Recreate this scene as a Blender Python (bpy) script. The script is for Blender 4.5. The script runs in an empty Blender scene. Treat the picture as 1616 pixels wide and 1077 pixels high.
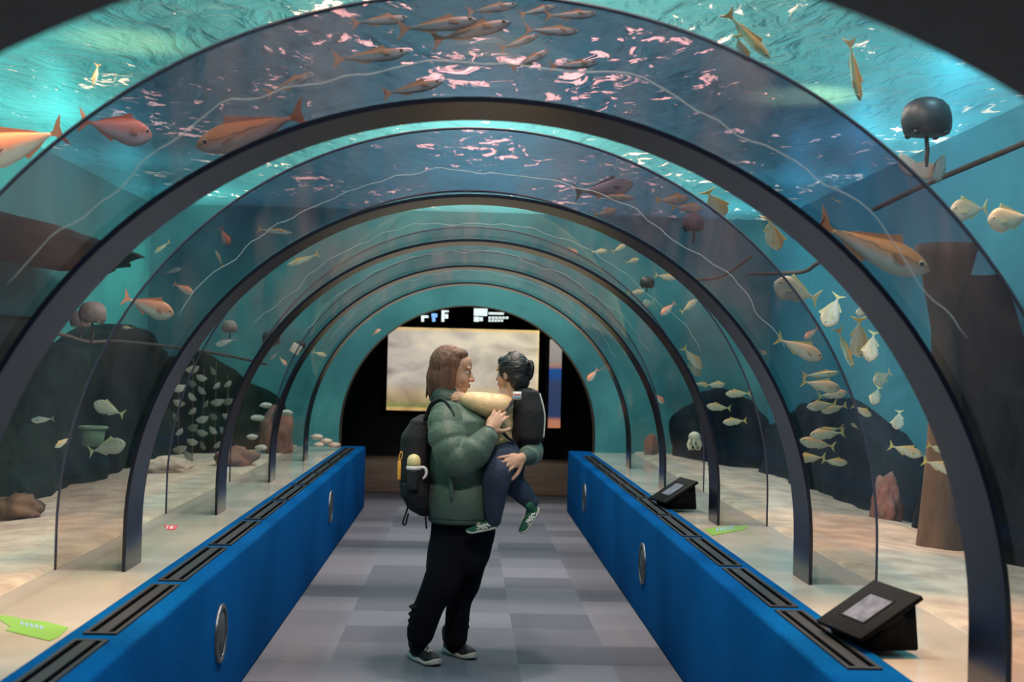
import bpy, bmesh, math, random
from mathutils import Vector, Matrix, Quaternion, noise
random.seed(7)
PI = math.pi
SC = bpy.context.scene
COL = SC.collection
V = Vector

# ------------------------------------------------------------------ camera
FOC = 2200.0; ICX, ICY = 808.0, 538.5
YAW, PITCH, ROLL = 0.0330, 0.0162, 0.0242
CAM = V((-0.0424, 0.0, 1.6))
_f = V((math.sin(YAW)*math.cos(PITCH), math.cos(YAW)*math.cos(PITCH), math.sin(PITCH)))
_r0 = V((math.cos(YAW), -math.sin(YAW), 0)); _u0 = _r0.cross(_f)
_r = _r0*math.cos(ROLL) + _u0*math.sin(ROLL)
_u = _u0*math.cos(ROLL) - _r0*math.sin(ROLL)
cd = bpy.data.cameras.new('camera'); cam = bpy.data.objects.new('camera', cd); COL.objects.link(cam)
cd.sensor_width = 36.0; cd.lens = 36.0*FOC/1616.0; cd.clip_end = 200
cam.matrix_world = Matrix(((_r.x, _u.x, -_f.x, CAM.x), (_r.y, _u.y, -_f.y, CAM.y), (_r.z, _u.z, -_f.z, CAM.z), (0, 0, 0, 1)))
cd.dof.use_dof = True; cd.dof.focus_distance = 7.6; cd.dof.aperture_fstop = 3.2
SC.camera = cam
SC.view_settings.view_transform = 'Standard'; SC.view_settings.look = 'None'
SC.view_settings.exposure = 0.12; SC.view_settings.gamma = 1.0; SC.view_settings.use_curve_mapping = False
SC.cycles.use_denoising = True
SC.cycles.transparent_max_bounces = 32
SC.cycles.max_bounces = 7; SC.cycles.diffuse_bounces = 3; SC.cycles.glossy_bounces = 4
SC.cycles.caustics_reflective = False; SC.cycles.caustics_refractive = False
SC.cycles.sample_clamp_indirect = 4.0

def ray(px, py):
    return _f + _r*((px-ICX)/FOC) - _u*((py-ICY)/FOC)
def at(px, py, Y):
    d = ray(px, py); return CAM + d*(Y/d.y)

# ------------------------------------------------------------------ world + lamps
w = bpy.data.worlds.new('hall'); SC.world = w; w.use_nodes = True
bg = w.node_tree.nodes['Background']; bg.inputs[0].default_value = (0.10, 0.12, 0.17, 1); bg.inputs[1].default_value = 0.10

R = 1.53; ZC = 0.825; RO = R + 0.29; RP = 1.40; RE = 1.30
TOP = 0.664; LEDGE = 0.645
XL, XR = -3.5, 3.3            # tank side walls
YE, YF = 1.73, 15.26          # portals
SURF = 3.25
RING0, PITCHR, BAND = 3.915, 2.266, 0.30
RINGS = [RING0 + PITCHR*i for i in range(5)]

def lamp(name, loc, size, energy, color, target=None, kind='AREA', spread=None, size_y=None, spot=None, blend=.6):
    l = bpy.data.lights.new(name, kind); l.energy = energy; l.color = color
    if kind == 'AREA':
        l.size = size
        if size_y: l.shape = 'RECTANGLE'; l.size_y = size_y
        if spread: l.spread = spread
    else:
        l.shadow_soft_size = size
        if spot: l.spot_size = spot; l.spot_blend = blend
    o = bpy.data.objects.new(name, l); COL.objects.link(o); o.location = loc
    d = V(target if target else (loc[0], loc[1], loc[2]-1)) - V(loc)
    o.rotation_euler = d.to_track_quat('-Z', 'Y').to_euler()
    return o
WARM = (1.0, 0.40, 0.18); TEALW = (0.62, 1.0, 0.95); COOL = (0.75, 0.92, 1.0)
for i, y in enumerate((2.6, 4.9, 7.2, 9.5, 11.8, 14.1)):
    lamp('tank_lamp_left', (XL+.6, y, 4.1), 0.3, 32, TEALW)
    lamp('tank_lamp_right', (XR-.6, y, 4.1), 0.3, 30, (.50, .85, 1.0))
for y in (2.9, 5.2, 7.45, 9.75, 12.0, 14.2):
    lamp('tank_lamp_middle', (0.15, y, 4.9), 0.25, 360 if y < 4 else 230, (1.0, 0.70, 0.62), (0, y, 0))
for x, y, e in ((-1.9, 5.2, 1900), (1.9, 4.9, 2000), (2.1, 8.3, 900), (-2.0, 7.4, 500)):
    lamp('warm_spot', (x*0.9, y, 4.4), 0.12, e, WARM, (x, y, 0.6), 'SPOT', spot=.62)

# ------------------------------------------------------------------ materials
def nt(name):
    m = bpy.data.materials.new(name); m.use_nodes = True
    t = m.node_tree; t.nodes.clear()
    out = t.nodes.new('ShaderNodeOutputMaterial')
    return m, t, out
def N(t, typ, **kw):
    n = t.nodes.new('ShaderNode'+typ)
    for k, v in kw.items():
        if k.startswith('_'): setattr(n, k[1:], v)
        else:
            key = k.replace('__', ' ')
            n.inputs[key].default_value = v
    return n
def c4(c): return (c[0], c[1], c[2], 1.0)
def mat(name, color, rough=0.6, metal=0.0, noise_scale=0, color2=None, bump=0.0, bump_scale=40, emis=None, emis_s=0, sheen=0, coat=0, spec=None, stretch=(1,1,1)):
    m, t, out = nt(name)
    p = N(t, 'BsdfPrincipled'); p.inputs['Base Color'].default_value = c4(color)
    p.inputs['Roughness'].default_value = rough; p.inputs['Metallic'].default_value = metal
    if spec is not None: p.inputs['Specular IOR Level'].default_value = spec
    if sheen: p.inputs['Sheen Weight'].default_value = sheen
    if coat: p.inputs['Coat Weight'].default_value = coat; p.inputs['Coat Roughness'].default_value = .08
    tc = N(t, 'TexCoord'); mp = N(t, 'Mapping'); mp.inputs['Scale'].default_value = stretch
    t.links.new(tc.outputs['Object'], mp.inputs[0])
    if color2:
        ns = N(t, 'TexNoise'); ns.inputs['Scale'].default_value = noise_scale; ns.inputs['Detail'].default_value = 6
        t.links.new(mp.outputs[0], ns.inputs['Vector'])
        r = N(t, 'ValToRGB'); r.color_ramp.elements[0].color = c4(color); r.color_ramp.elements[1].color = c4(color2)
        r.color_ramp.elements[0].position = .38; r.color_ramp.elements[1].position = .64
        t.links.new(ns.outputs[0], r.inputs[0]); t.links.new(r.outputs[0], p.inputs['Base Color'])
    if bump:
        nb = N(t, 'TexNoise'); nb.inputs['Scale'].default_value = bump_scale; nb.inputs['Detail'].default_value = 5
        t.links.new(mp.outputs[0], nb.inputs['Vector'])
        b = N(t, 'Bump'); b.inputs['Strength'].default_value = bump; b.inputs['Distance'].default_value = .02
        t.links.new(nb.outputs[0], b.inputs['Height']); t.links.new(b.outputs[0], p.inputs['Normal'])
    if emis:
        p.inputs['Emission Color'].default_value = c4(emis); p.inputs['Emission Strength'].default_value = emis_s
    t.links.new(p.outputs[0], out.inputs[0])
    return m

def glass_mat(name, tint, gloss_tint, ior=1.35, cap=.55):
    m, t, out = nt(name)
    tr = N(t, 'BsdfTransparent'); tr.inputs[0].default_value = c4(tint)
    gl = N(t, 'BsdfGlossy'); gl.inputs['Color'].default_value = c4(gloss_tint); gl.inputs['Roughness'].default_value = .02
    fr = N(t, 'Fresnel'); fr.inputs['IOR'].default_value = ior
    mn = N(t, 'Math', _operation='MINIMUM'); mn.inputs[1].default_value = cap
    t.links.new(fr.outputs[0], mn.inputs[0])
    mx = N(t, 'MixShader'); t.links.new(mn.outputs[0], mx.inputs[0])
    t.links.new(tr.outputs[0], mx.inputs[1]); t.links.new(gl.outputs[0], mx.inputs[2]); t.links.new(mx.outputs[0], out.inputs[0])
    return m
M_glass = glass_mat('clear_acrylic', (.93, .98, .98), (.9, .95, 1.0), 1.25, .07)
M_glass_out = glass_mat('clear_acrylic_outer', (.95, .99, .99), (.9, .95, 1), 1.12, .05)

def seam_mat(name, top, mid, low, reflection_veil):
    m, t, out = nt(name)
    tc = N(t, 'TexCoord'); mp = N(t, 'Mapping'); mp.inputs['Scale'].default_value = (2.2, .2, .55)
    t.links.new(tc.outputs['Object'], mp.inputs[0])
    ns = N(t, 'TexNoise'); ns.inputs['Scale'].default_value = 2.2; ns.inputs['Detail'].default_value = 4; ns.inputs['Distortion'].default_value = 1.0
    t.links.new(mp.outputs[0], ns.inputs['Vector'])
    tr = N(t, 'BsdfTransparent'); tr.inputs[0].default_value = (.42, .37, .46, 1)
    df = N(t, 'BsdfDiffuse'); df.inputs[0].default_value = (.42, .25, .24, 1)  # pinkish sand reflection painted as streaks over the upper joint
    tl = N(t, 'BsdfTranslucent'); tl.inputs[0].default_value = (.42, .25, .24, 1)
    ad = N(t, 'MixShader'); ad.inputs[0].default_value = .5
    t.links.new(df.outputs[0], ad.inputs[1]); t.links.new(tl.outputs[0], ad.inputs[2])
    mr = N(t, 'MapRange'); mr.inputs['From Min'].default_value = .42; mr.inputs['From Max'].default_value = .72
    mr.inputs['To Min'].default_value = .01; mr.inputs['To Max'].default_value = reflection_veil
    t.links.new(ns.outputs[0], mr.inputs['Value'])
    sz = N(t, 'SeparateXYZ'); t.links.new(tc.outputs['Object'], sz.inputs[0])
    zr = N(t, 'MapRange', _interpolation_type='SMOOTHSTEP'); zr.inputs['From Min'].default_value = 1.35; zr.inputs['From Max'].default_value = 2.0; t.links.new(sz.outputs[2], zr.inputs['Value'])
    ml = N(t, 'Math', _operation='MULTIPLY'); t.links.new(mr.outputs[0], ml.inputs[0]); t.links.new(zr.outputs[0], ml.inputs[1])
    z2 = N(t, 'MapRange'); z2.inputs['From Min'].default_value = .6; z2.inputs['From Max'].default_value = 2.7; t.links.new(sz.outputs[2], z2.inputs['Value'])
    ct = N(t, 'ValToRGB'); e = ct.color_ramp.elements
    e[0].position = .10; e[0].color = c4(low); e[1].position = .80; e[1].color = c4(top); x = e.new(.28); x.color = c4(mid); x = e.new(.55); x.color = c4(mid)  # tint by height paints in dark water above and warm-lit sand below
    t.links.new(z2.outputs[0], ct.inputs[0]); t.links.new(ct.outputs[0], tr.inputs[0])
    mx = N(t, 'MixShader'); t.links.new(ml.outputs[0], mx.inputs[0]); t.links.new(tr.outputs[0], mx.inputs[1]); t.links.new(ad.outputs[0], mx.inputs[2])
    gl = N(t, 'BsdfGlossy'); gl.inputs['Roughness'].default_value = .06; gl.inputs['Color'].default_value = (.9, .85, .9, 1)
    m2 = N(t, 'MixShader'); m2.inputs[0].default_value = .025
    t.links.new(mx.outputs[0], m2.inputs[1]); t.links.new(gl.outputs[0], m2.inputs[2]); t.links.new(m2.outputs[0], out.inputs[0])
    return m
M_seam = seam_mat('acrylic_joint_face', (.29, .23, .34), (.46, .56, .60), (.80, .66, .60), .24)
M_seam_far = seam_mat('brightened_joint_face', (.72, .76, .78), (.66, .76, .78), (.85, .80, .76), .30)  # lighter copy of the joint tint, painting the far bays brighter

def water_mat():
    m, t, out = nt('rippled_water')
    tc = N(t, 'TexCoord'); mp = N(t, 'Mapping'); mp.inputs['Scale'].default_value = (1.0, .55, 1)
    t.links.new(tc.outputs['Object'], mp.inputs[0])
    n1 = N(t, 'TexNoise'); n1.inputs['Scale'].default_value = 4.5; n1.inputs['Detail'].default_value = 5; n1.inputs['Distortion'].default_value = 1.2
    t.links.new(mp.outputs[0], n1.inputs['Vector'])
    bp = N(t, 'Bump'); bp.inputs['Strength'].default_value = .9; bp.inputs['Distance'].default_value = .2
    t.links.new(n1.outputs[0], bp.inputs['Height'])
    n2 = N(t, 'TexNoise'); n2.inputs['Scale'].default_value = 6.5; n2.inputs['Detail'].default_value = 7; n2.inputs['Roughness'].default_value = .65; n2.inputs['Distortion'].default_value = .8
    t.links.new(mp.outputs[0], n2.inputs['Vector'])
    glints = N(t, 'MapRange'); glints.inputs['From Min'].default_value = .62; glints.inputs['From Max'].default_value = .70  # bright glints and reflections on the water, painted as noise patches
    n3 = N(t, 'TexNoise'); n3.inputs['Scale'].default_value = 1.1; n3.inputs['Detail'].default_value = 2; t.links.new(mp.outputs[0], n3.inputs['Vector'])
    ma = N(t, 'Math', _operation='MULTIPLY_ADD'); ma.inputs[1].default_value = .55; ma.inputs[2].default_value = -.26; t.links.new(n3.outputs[0], ma.inputs[0])
    mb = N(t, 'Math', _operation='ADD'); t.links.new(ma.outputs[0], mb.inputs[0]); t.links.new(n2.outputs[0], mb.inputs[1])
    t.links.new(mb.outputs[0], glints.inputs['Value'])
    colr = N(t, 'Mix', _data_type='RGBA'); colr.inputs[6].default_value = (.10, .42, .43, 1); colr.inputs[7].default_value = (.75, .9, .88, 1)
    t.links.new(glints.outputs[0], colr.inputs[0])
    tl = N(t, 'BsdfTranslucent'); t.links.new(colr.outputs[2], tl.inputs[0]); t.links.new(bp.outputs[0], tl.inputs['Normal'])
    gl = N(t, 'BsdfGlossy'); gl.inputs['Color'].default_value = (.75, .92, .95, 1); gl.inputs['Roughness'].default_value = .06; t.links.new(bp.outputs[0], gl.inputs['Normal'])
    tr = N(t, 'BsdfTransparent'); tr.inputs[0].default_value = (.93, .97, .95, 1)
    a = N(t, 'MixShader'); a.inputs[0].default_value = .62; t.links.new(tl.outputs[0], a.inputs[1]); t.links.new(gl.outputs[0], a.inputs[2])
    b = N(t, 'MixShader'); b.inputs[0].default_value = .45; t.links.new(a.outputs[0], b.inputs[1]); t.links.new(tr.outputs[0], b.inputs[2])
    fo = N(t, 'BsdfTranslucent'); fo.inputs[0].default_value = (.95, .70, .52, 1)  # warm lamp glints put into the patch colour
    fm = N(t, 'Math', _operation='MULTIPLY'); fm.inputs[1].default_value = .75; t.links.new(glints.outputs[0], fm.inputs[0])
    e_ = N(t, 'MixShader'); t.links.new(fm.outputs[0], e_.inputs[0]); t.links.new(b.outputs[0], e_.inputs[1]); t.links.new(fo.outputs[0], e_.inputs[2])
    t.links.new(e_.outputs[0], out.inputs[0])
    return m
M_water = water_mat()

def carpet_mat():
    m, t, out = nt('carpet_tiles')
    tc = N(t, 'TexCoord')
    mp = N(t, 'Mapping'); mp.inputs['Scale'].default_value = (2.0, 2.0, 1); mp.inputs['Location'].default_value = (.44, .1, 0)
    t.links.new(tc.outputs['Object'], mp.inputs[0])
    fl = N(t, 'VectorMath', _operation='FLOOR'); t.links.new(mp.outputs[0], fl.inputs[0])
    wn = N(t, 'TexWhiteNoise'); t.links.new(fl.outputs[0], wn.inputs['Vector'])
    r = N(t, 'ValToRGB'); r.color_ramp.elements[0].color = (.115, .118, .150, 1); r.color_ramp.elements[1].color = (.205, .205, .245, 1)
    t.links.new(wn.outputs['Value'], r.inputs[0])
    ns = N(t, 'TexNoise'); ns.inputs['Scale'].default_value = 160; ns.inputs['Detail'].default_value = 3
    t.links.new(tc.outputs['Object'], ns.inputs['Vector'])
    mr = N(t, 'MapRange'); mr.inputs['To Min'].default_value = .7; mr.inputs['To Max'].default_value = 1.25; t.links.new(ns.outputs[0], mr.inputs['Value'])
    mu = N(t, 'VectorMath', _operation='SCALE'); t.links.new(r.outputs[0], mu.inputs[0]); t.links.new(mr.outputs[0], mu.inputs['Scale'])
    p = N(t, 'BsdfPrincipled'); p.inputs['Roughness'].default_value = .95; p.inputs['Specular IOR Level'].default_value = .1
    t.links.new(mu.outputs[0], p.inputs['Base Color'])
    b = N(t, 'Bump'); b.inputs['Strength'].default_value = .4; b.inputs['Distance'].default_value = .004
    t.links.new(ns.outputs[0], b.inputs['Height']); t.links.new(b.outputs[0], p.inputs['Normal']); t.links.new(p.outputs[0], out.inputs[0])
    return m
M_carpet = carpet_mat()
M_blue = mat('blue_carpet', (.0, .075, .27), .9, bump=.5, bump_scale=220, color2=(.0, .10, .33), noise_scale=60, spec=.03)
M_ring = mat('dark_ring_metal', (.009, .011, .022), .22, 0.0, spec=.42)
M_black = mat('black_paint', (.004, .004, .006), .9, spec=.05)
M_port = mat('portal_paint', (.040, .034, .036), .5)
M_endwall = mat('navy_end_wall', (.022, .14, .17), .8, noise_scale=1.5, color2=(.05, .24, .26), bump=.3, bump_scale=4)
M_ledge = mat('cream_ledge', (.60, .57, .50), .16, noise_scale=3, color2=(.55, .51, .45), coat=.3)
M_sand = mat('sand', (.52, .46, .38), .9, noise_scale=5, color2=(.36, .30, .25), bump=.7, bump_scale=26)
M_wallL = mat('teal_tank_wall', (.03, .30, .30), .8, noise_scale=1.3, color2=(.05, .40, .39), bump=.3, bump_scale=4)
M_wallR = mat('blue_tank_wall', (.012, .17, .25), .8, noise_scale=1.1, color2=(.02, .23, .32), bump=.3, bump_scale=4)
M_rock = mat('mossy_rock', (.003, .011, .010), .95, spec=.1, noise_scale=3, color2=(.010, .024, .020), bump=1, bump_scale=7)
M_rockb = mat('brown_rock', (.05, .032, .022), .9, noise_scale=5, color2=(.18, .10, .06), bump=1, bump_scale=9, stretch=(1, 1, .25))
M_rockk = mat('black_brown_rock', (.003, .004, .006), .95, spec=.1, noise_scale=4, color2=(.012, .010, .010), bump=1, bump_scale=8)
M_rocknavy = mat('navy_rock', (.002, .010, .018), .95, spec=.1, noise_scale=2, color2=(.005, .018, .028), bump=1, bump_scale=6)
M_pinkrock = mat('pink_rock', (.26, .10, .075), .85, noise_scale=9, color2=(.17, .10, .085), bump=1, bump_scale=14)
M_dark = mat('dark_wall', (.010, .011, .018), .8)
M_wood = mat('brown_plinth', (.20, .135, .10), .6, noise_scale=3, color2=(.15, .10, .08), stretch=(.4, 6, 6))

# ------------------------------------------------------------------ mesh helpers
def obj(name, bm, m, parent=None, smooth=True, loc=None):
    me = bpy.data.meshes.new(name); bmesh.ops.recalc_face_normals(bm, faces=bm.faces); bm.to_mesh(me); bm.free()
    for mm in (m if isinstance(m, (list, tuple)) else [m]): me.materials.append(mm)
    if smooth: me.shade_smooth()
    o = bpy.data.objects.new(name, me); COL.objects.link(o)
    if loc is not None: o.location = loc
    if parent is not None: o.parent = parent
    return o
def tag(o, label, cat, group=None, kind=None):
    if label: o['label'] = label
    if cat: o['category'] = cat
    if group: o['group'] = group
    if kind: o['kind'] = kind
    return o
def thing(name, label, cat, loc=(0, 0, 0), group=None):
    o = bpy.data.objects.new(name, None); COL.objects.link(o); o.location = loc; o.empty_display_size = .1
    return tag(o, label, cat, group)
def struct(name, bm, m, smooth=False):
    o = obj(name, bm, m, None, smooth); o['kind'] = 'structure'; return o
def box(bm, x0, x1, y0, y1, z0, z1, mi=0):
    v = [bm.verts.new(p) for p in ((x0,y0,z0),(x1,y0,z0),(x1,y1,z0),(x0,y1,z0),(x0,y0,z1),(x1,y0,z1),(x1,y1,z1),(x0,y1,z1))]
    for f in ((0,3,2,1),(4,5,6,7),(0,1,5,4),(1,2,6,5),(2,3,7,6),(3,0,4,7)):
        bm.faces.new([v[i] for i in f]).material_index = mi
    return v
def bbox(x0, x1, y0, y1, z0, z1, bev=0.0, seg=2):
    bm = bmesh.new(); box(bm, x0, x1, y0, y1, z0, z1)
    if bev: bmesh.ops.bevel(bm, geom=bm.edges[:], offset=bev, segments=seg, affect='EDGES', profile=.5)
    return bm
def frames(pts):
    pts = [V(p) for p in pts]; n = len(pts); T = []
    for i in range(n):
        a = pts[max(i-1, 0)]; b = pts[min(i+1, n-1)]; d = b-a
        T.append(d.normalized() if d.length > 1e-9 else V((0, 0, 1)))
    up = V((0, 0, 1)) if abs(T[0].z) < .9 else V((1, 0, 0))
    u = T[0].cross(up).normalized(); out = []
    for i in range(n):
        if i: u = (T[i-1].rotation_difference(T[i]) @ u)
        u = (u - T[i]*u.dot(T[i])).normalized(); out.append((pts[i], u, T[i].cross(u)))
    return out
def skin(bm, rings, closed_ends=True, mi=0):
    rr = [[bm.verts.new(p) for p in ring] for ring in rings]
    n = len(rr[0])
    for a, b in zip(rr, rr[1:]):
        for k in range(n):
            bm.faces.new((a[k], a[(k+1) % n], b[(k+1) % n], b[k])).material_index = mi
    if closed_ends:
        bm.faces.new(list(reversed(rr[0]))).material_index = mi; bm.faces.new(rr[-1]).material_index = mi
    return rr
def catmull(pts, rad, sub):
    P = [V(p) for p in pts]; out = []; rr = []
    n = len(P)
    for i in range(n-1):
        p0 = P[max(i-1, 0)]; p1 = P[i]; p2 = P[i+1]; p3 = P[min(i+2, n-1)]
        for k in range(sub):
            s = k/sub
            out.append(.5*((2*p1)+(p2-p0)*s+(2*p0-5*p1+4*p2-p3)*s*s+(3*p1-p0-3*p2+p3)*s**3))
            rr.append(rad[i]+(rad[i+1]-rad[i])*(s*s*(3-2*s)))
    out.append(P[-1]); rr.append(rad[-1]); return out, rr
def tube(bm, pts, rad, n=12, sub=0, flat=1.0, round_ends=True, mi=0, quilt=None):
    if not isinstance(rad, (list, tuple)): rad = [rad]*len(pts)
    if sub: pts, rad = catmull(pts, rad, sub)
    if quilt:
        L = 0; ac = [0]
        for a, b in zip(pts, pts[1:]): L += (V(b)-V(a)).length; ac.append(L)
        rad = [r*(1+quilt[1]*(abs(math.sin(PI*s/quilt[0]))**.6-.7)) for r, s in zip(rad, ac)]
    fr = frames(pts); rings = []
    seq = []
    if round_ends:
        p, u, v = fr[0]; t = v.cross(u)*-1
        t = (V(pts[1])-V(pts[0])).normalized()
        for a in (.25, .6, .87): seq.append((p - t*rad[0]*math.sqrt(max(0, 1-a*a))*.9, u, v, rad[0]*a))
    for (p, u, v), r in zip(fr, rad): seq.append((p, u, v, r))
    if round_ends:
        p, u, v = fr[-1]; t = (V(pts[-1])-V(pts[-2])).normalized()
        for a in (.87, .6, .25): seq.append((p + t*rad[-1]*math.sqrt(max(0, 1-a*a))*.9, u, v, rad[-1]*a))
    for p, u, v, r in seq:
        rings.append([p + u*(r*math.cos(2*PI*k/n)) + v*(r*flat*math.sin(2*PI*k/n)) for k in range(n)])
    skin(bm, rings, True, mi); return bm
def ell(bm, c, rx, ry, rz, nu=20, nv=12, rot=None, mi=0):
    c = V(c); rings = []
    for j in range(1, nv):
        a = PI*j/nv
        ring = []
        for k in range(nu):
            b = 2*PI*k/nu
            p = V((rx*math.sin(a)*math.cos(b), ry*math.sin(a)*math.sin(b), rz*math.cos(a)))
            ring.append(c + (rot @ p if rot is not None else p))
        rings.append(ring)
    rr = skin(bm, rings, False, mi)
    tp = V((0, 0, rz)); bt = -tp
    t_ = bm.verts.new(c+(rot @ tp if rot is not None else tp)); b_ = bm.verts.new(c+(rot @ bt if rot is not None else bt))
    for k in range(nu):
        bm.faces.new((rr[0][(k+1) % nu], rr[0][k], t_)).material_index = mi; bm.faces.new((rr[-1][k], rr[-1][(k+1) % nu], b_)).material_index = mi
    return bm
def fused(name, bm, m, parent=None, voxel=.006, smooth=6):
    """all the overlapping volumes in bm become one continuous skin"""
    bmesh.ops.recalc_face_normals(bm, faces=bm.faces)
    me = bpy.data.meshes.new(name); bm.to_mesh(me); bm.free()
    o = bpy.data.objects.new(name, me); COL.objects.link(o)
    md = o.modifiers.new('r', 'REMESH'); md.mode = 'VOXEL'; md.voxel_size = voxel
    ms = o.modifiers.new('s', 'SMOOTH'); ms.factor = .5; ms.iterations = smooth
    dg = bpy.context.evaluated_depsgraph_get(); ev = o.evaluated_get(dg)
    me2 = bpy.data.meshes.new_from_object(ev); o.modifiers.clear(); o.data = me2; bpy.data.meshes.remove(me)
    me2.name = name; me2.materials.clear(); me2.materials.append(m); me2.shade_smooth()
    if parent is not None: o.parent = parent
    return o
def arch(r, zb, n=64, zc=ZC):
    pts = [(-r, zb)]
    for k in range(n+1):
        a = PI - PI*k/n; pts.append((r*math.cos(a), zc + r*math.sin(a)))
    pts.append((r, zb)); return pts
def arch_sweep(bm, prof, y0, y1, mi=0):
    a = [bm.verts.new((x, y0, z)) for x, z in prof]; b = [bm.verts.new((x, y1, z)) for x, z in prof]
    for k in range(len(prof)-1): bm.faces.new((a[k], a[k+1], b[k+1], b[k])).material_index = mi
def arch_face(bm, pi_, po, y, mi=0):
    a = [bm.verts.new((x, y, z)) for x, z in pi_]; b = [bm.verts.new((x, y, z)) for x, z in po]
    for k in range(len(pi_)-1): bm.faces.new((a[k], a[k+1], b[k+1], b[k])).material_index = mi

# ------------------------------------------------------------------ the setting
bm = bmesh.new(); box(bm, -1.15, 1.15, -1.5, 18.5, -.05, 0); struct('floor', bm, M_carpet)
bm = bmesh.new(); box(bm, -4, -1.15, YF+.3, 18.5, -.05, 0); box(bm, 1.15, 4, YF+.3, 18.5, -.05, 0); struct('floor_lobby', bm, M_carpet)
for side, nm in ((-1, 'left'), (1, 'right')):
    x0, x1 = sorted((side*1.10, side*1.352))
    o = struct('wall_'+nm, bbox(x0, x1, 1.8, 15.18, 0, TOP, .018, 3), M_blue, True)
    x0, x1 = sorted((side*1.352, side*(RO+.02)))
    struct('ledge_'+nm, bbox(x0, x1, 1.75, YF, .3, LEDGE), M_ledge)
    # sand beds
    bm = bmesh.new(); nx, ny = 30, 150
    xw = XL if side < 0 else XR
    g = []
    for j in range(ny+1):
        y = 1.75 + (YF-1.75)*j/ny; row = []
        for i in range(nx+1):
            x = side*(RO-.012) + (xw-side*(RO-.01))*i/nx
            t = i/nx
            z = LEDGE + .015 - .14*t*t + .035*min(1, t*6)*noise.noise(V((x*1.3, y*.9, side*3))) + .015*min(1, t*6)*noise.noise(V((x*4, y*4, 1)))
            if i == 0: z = LEDGE - .02
            row.append(bm.verts.new((x, y, z)))
        g.append(row)
    for j in range(ny):
        for i in range(nx): bm.faces.new((g[j][i], g[j][i+1], g[j+1][i+1], g[j+1][i]))
    struct('ground_sand_'+nm, bm, M_sand, True)
# tank shell
bm = bmesh.new(); box(bm, XL-.1, XL, 1.0, YF+.2, 0, 6); struct('wall_tank_left', bm, M_wallL)
bm = bmesh.new(); box(bm, XR, XR+.1, 1.0, YF+.2, 0, 6); struct('wall_tank_right', bm, M_wallR)
bm = bmesh.new(); box(bm, XL-.2, XR+.2, -1.6, 18.7, 6, 6.1); struct('ceiling', bm, M_black)
# end walls with arched openings
def end_wall(name, r, y0, y1, m, zb=0.0):
    bm = bmesh.new(); pi_ = arch(r, zb)
    n = len(pi_)
    po = []
    for (x, z) in pi_:
        d = V((x, z-ZC)); 
        if z <= ZC: po.append((XL if x < 0 else XR, z)); continue
        s = min(((XL if d.x < 0 else XR)/d.x) if abs(d.x) > 1e-6 else 1e9, (6-ZC)/d.y if d.y > 1e-6 else 1e9)
        po.append((d.x*s, ZC + d.y*s))
    arch_face(bm, pi_, po, y0, 0); arch_face(bm, pi_, po, y1, 0); arch_sweep(bm, pi_, y0, y1, 1)
    return struct(name, bm, m, False)
end_wall('wall_far_end', RP, YF, YF+.34, [M_endwall, M_port])
end_wall('wall_entrance', RE, YE-.42, YE, [M_black, M_port])
bm = bmesh.new(); arch_sweep(bm, arch(RE+.03, 0), -1.5, YE-.43)
struct('wall_vestibule', bm, M_black, True)
# water surface
bm = bmesh.new(); v = [bm.verts.new(p) for p in ((XL, YE, SURF), (XR, YE, SURF), (XR, YF, SURF), (XL, YF, SURF))]; bm.faces.new(v)
struct('water_surface', bm, M_water)
# steel rings and acrylic bays
for i, y in enumerate(RINGS):
    bm = bmesh.new(); a = arch(R-.004, LEDGE); b = arch(R-.020, LEDGE)
    arch_sweep(bm, b, y, y+BAND); arch_sweep(bm, a, y, y+BAND); arch_face(bm, b, a, y); arch_face(bm, b, a, y+BAND)
    struct('trim_%d' % (i+1), bm, M_ring, True).data.set_sharp_from_angle(angle=.6)
ys = [YE] + [y+.02 for y in RINGS] + [YF]
for i, (y0, y1) in enumerate(zip(ys, ys[1:])):
    bm = bmesh.new(); a = arch(R, LEDGE); b = arch(RO, LEDGE)
    arch_sweep(bm, a, y0, y1, 0); arch_sweep(bm, b, y0, y1, 1)
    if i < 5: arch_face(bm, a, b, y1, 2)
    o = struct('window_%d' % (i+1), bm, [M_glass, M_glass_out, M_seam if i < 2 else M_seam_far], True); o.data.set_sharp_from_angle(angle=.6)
# thin dark sealant line round the outside of every joint
M_seal = mat('dark_sealant', (.03, .03, .06), .5)
M_wht = mat('white_sealant', (.5, .52, .52), .5)
for i, y in enumerate(RINGS):
    bm = bmesh.new(); p = [(x, y+.02, z) for x, z in arch(RO, LEDGE, 90)]
    tube(bm, p, .006, 6, round_ends=False); struct('trim_%d' % (i+11), bm, M_seal, True)
    rs = random.Random(i*5+2); bm = bmesh.new(); p = []
    ph = rs.random()*10
    for k in range(91):
        a = PI*(.80 - .62*k/90); r = R + .10 + .05*noise.noise(V((k*.09+ph, i, 0))) + .02*noise.noise(V((k*.35, i, ph)))
        p.append((r*math.cos(a), y+.012, ZC + r*math.sin(a)))
    tube(bm, p, (.0014, .0014, .0010, .0008, .0008)[i], 5, round_ends=False); struct('trim_%d' % (i+21), bm, M_wht, True)
# ------------------------------------------------------------------ lobby beyond the far portal
bm = bmesh.new(); box(bm, -4, 4, 18.4, 18.5, 0, 6); struct('wall_lobby', bm, M_dark)
bm = bmesh.new(); box(bm, -4.1, -4, YF+.3, 18.5, 0, 6); box(bm, 4, 4.1, YF+.3, 18.5, 0, 6); struct('wall_lobby_side', bm, M_dark)
def W(px, py, Y, dy=0.0):
    return at(px, py, Y+dy)
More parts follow.
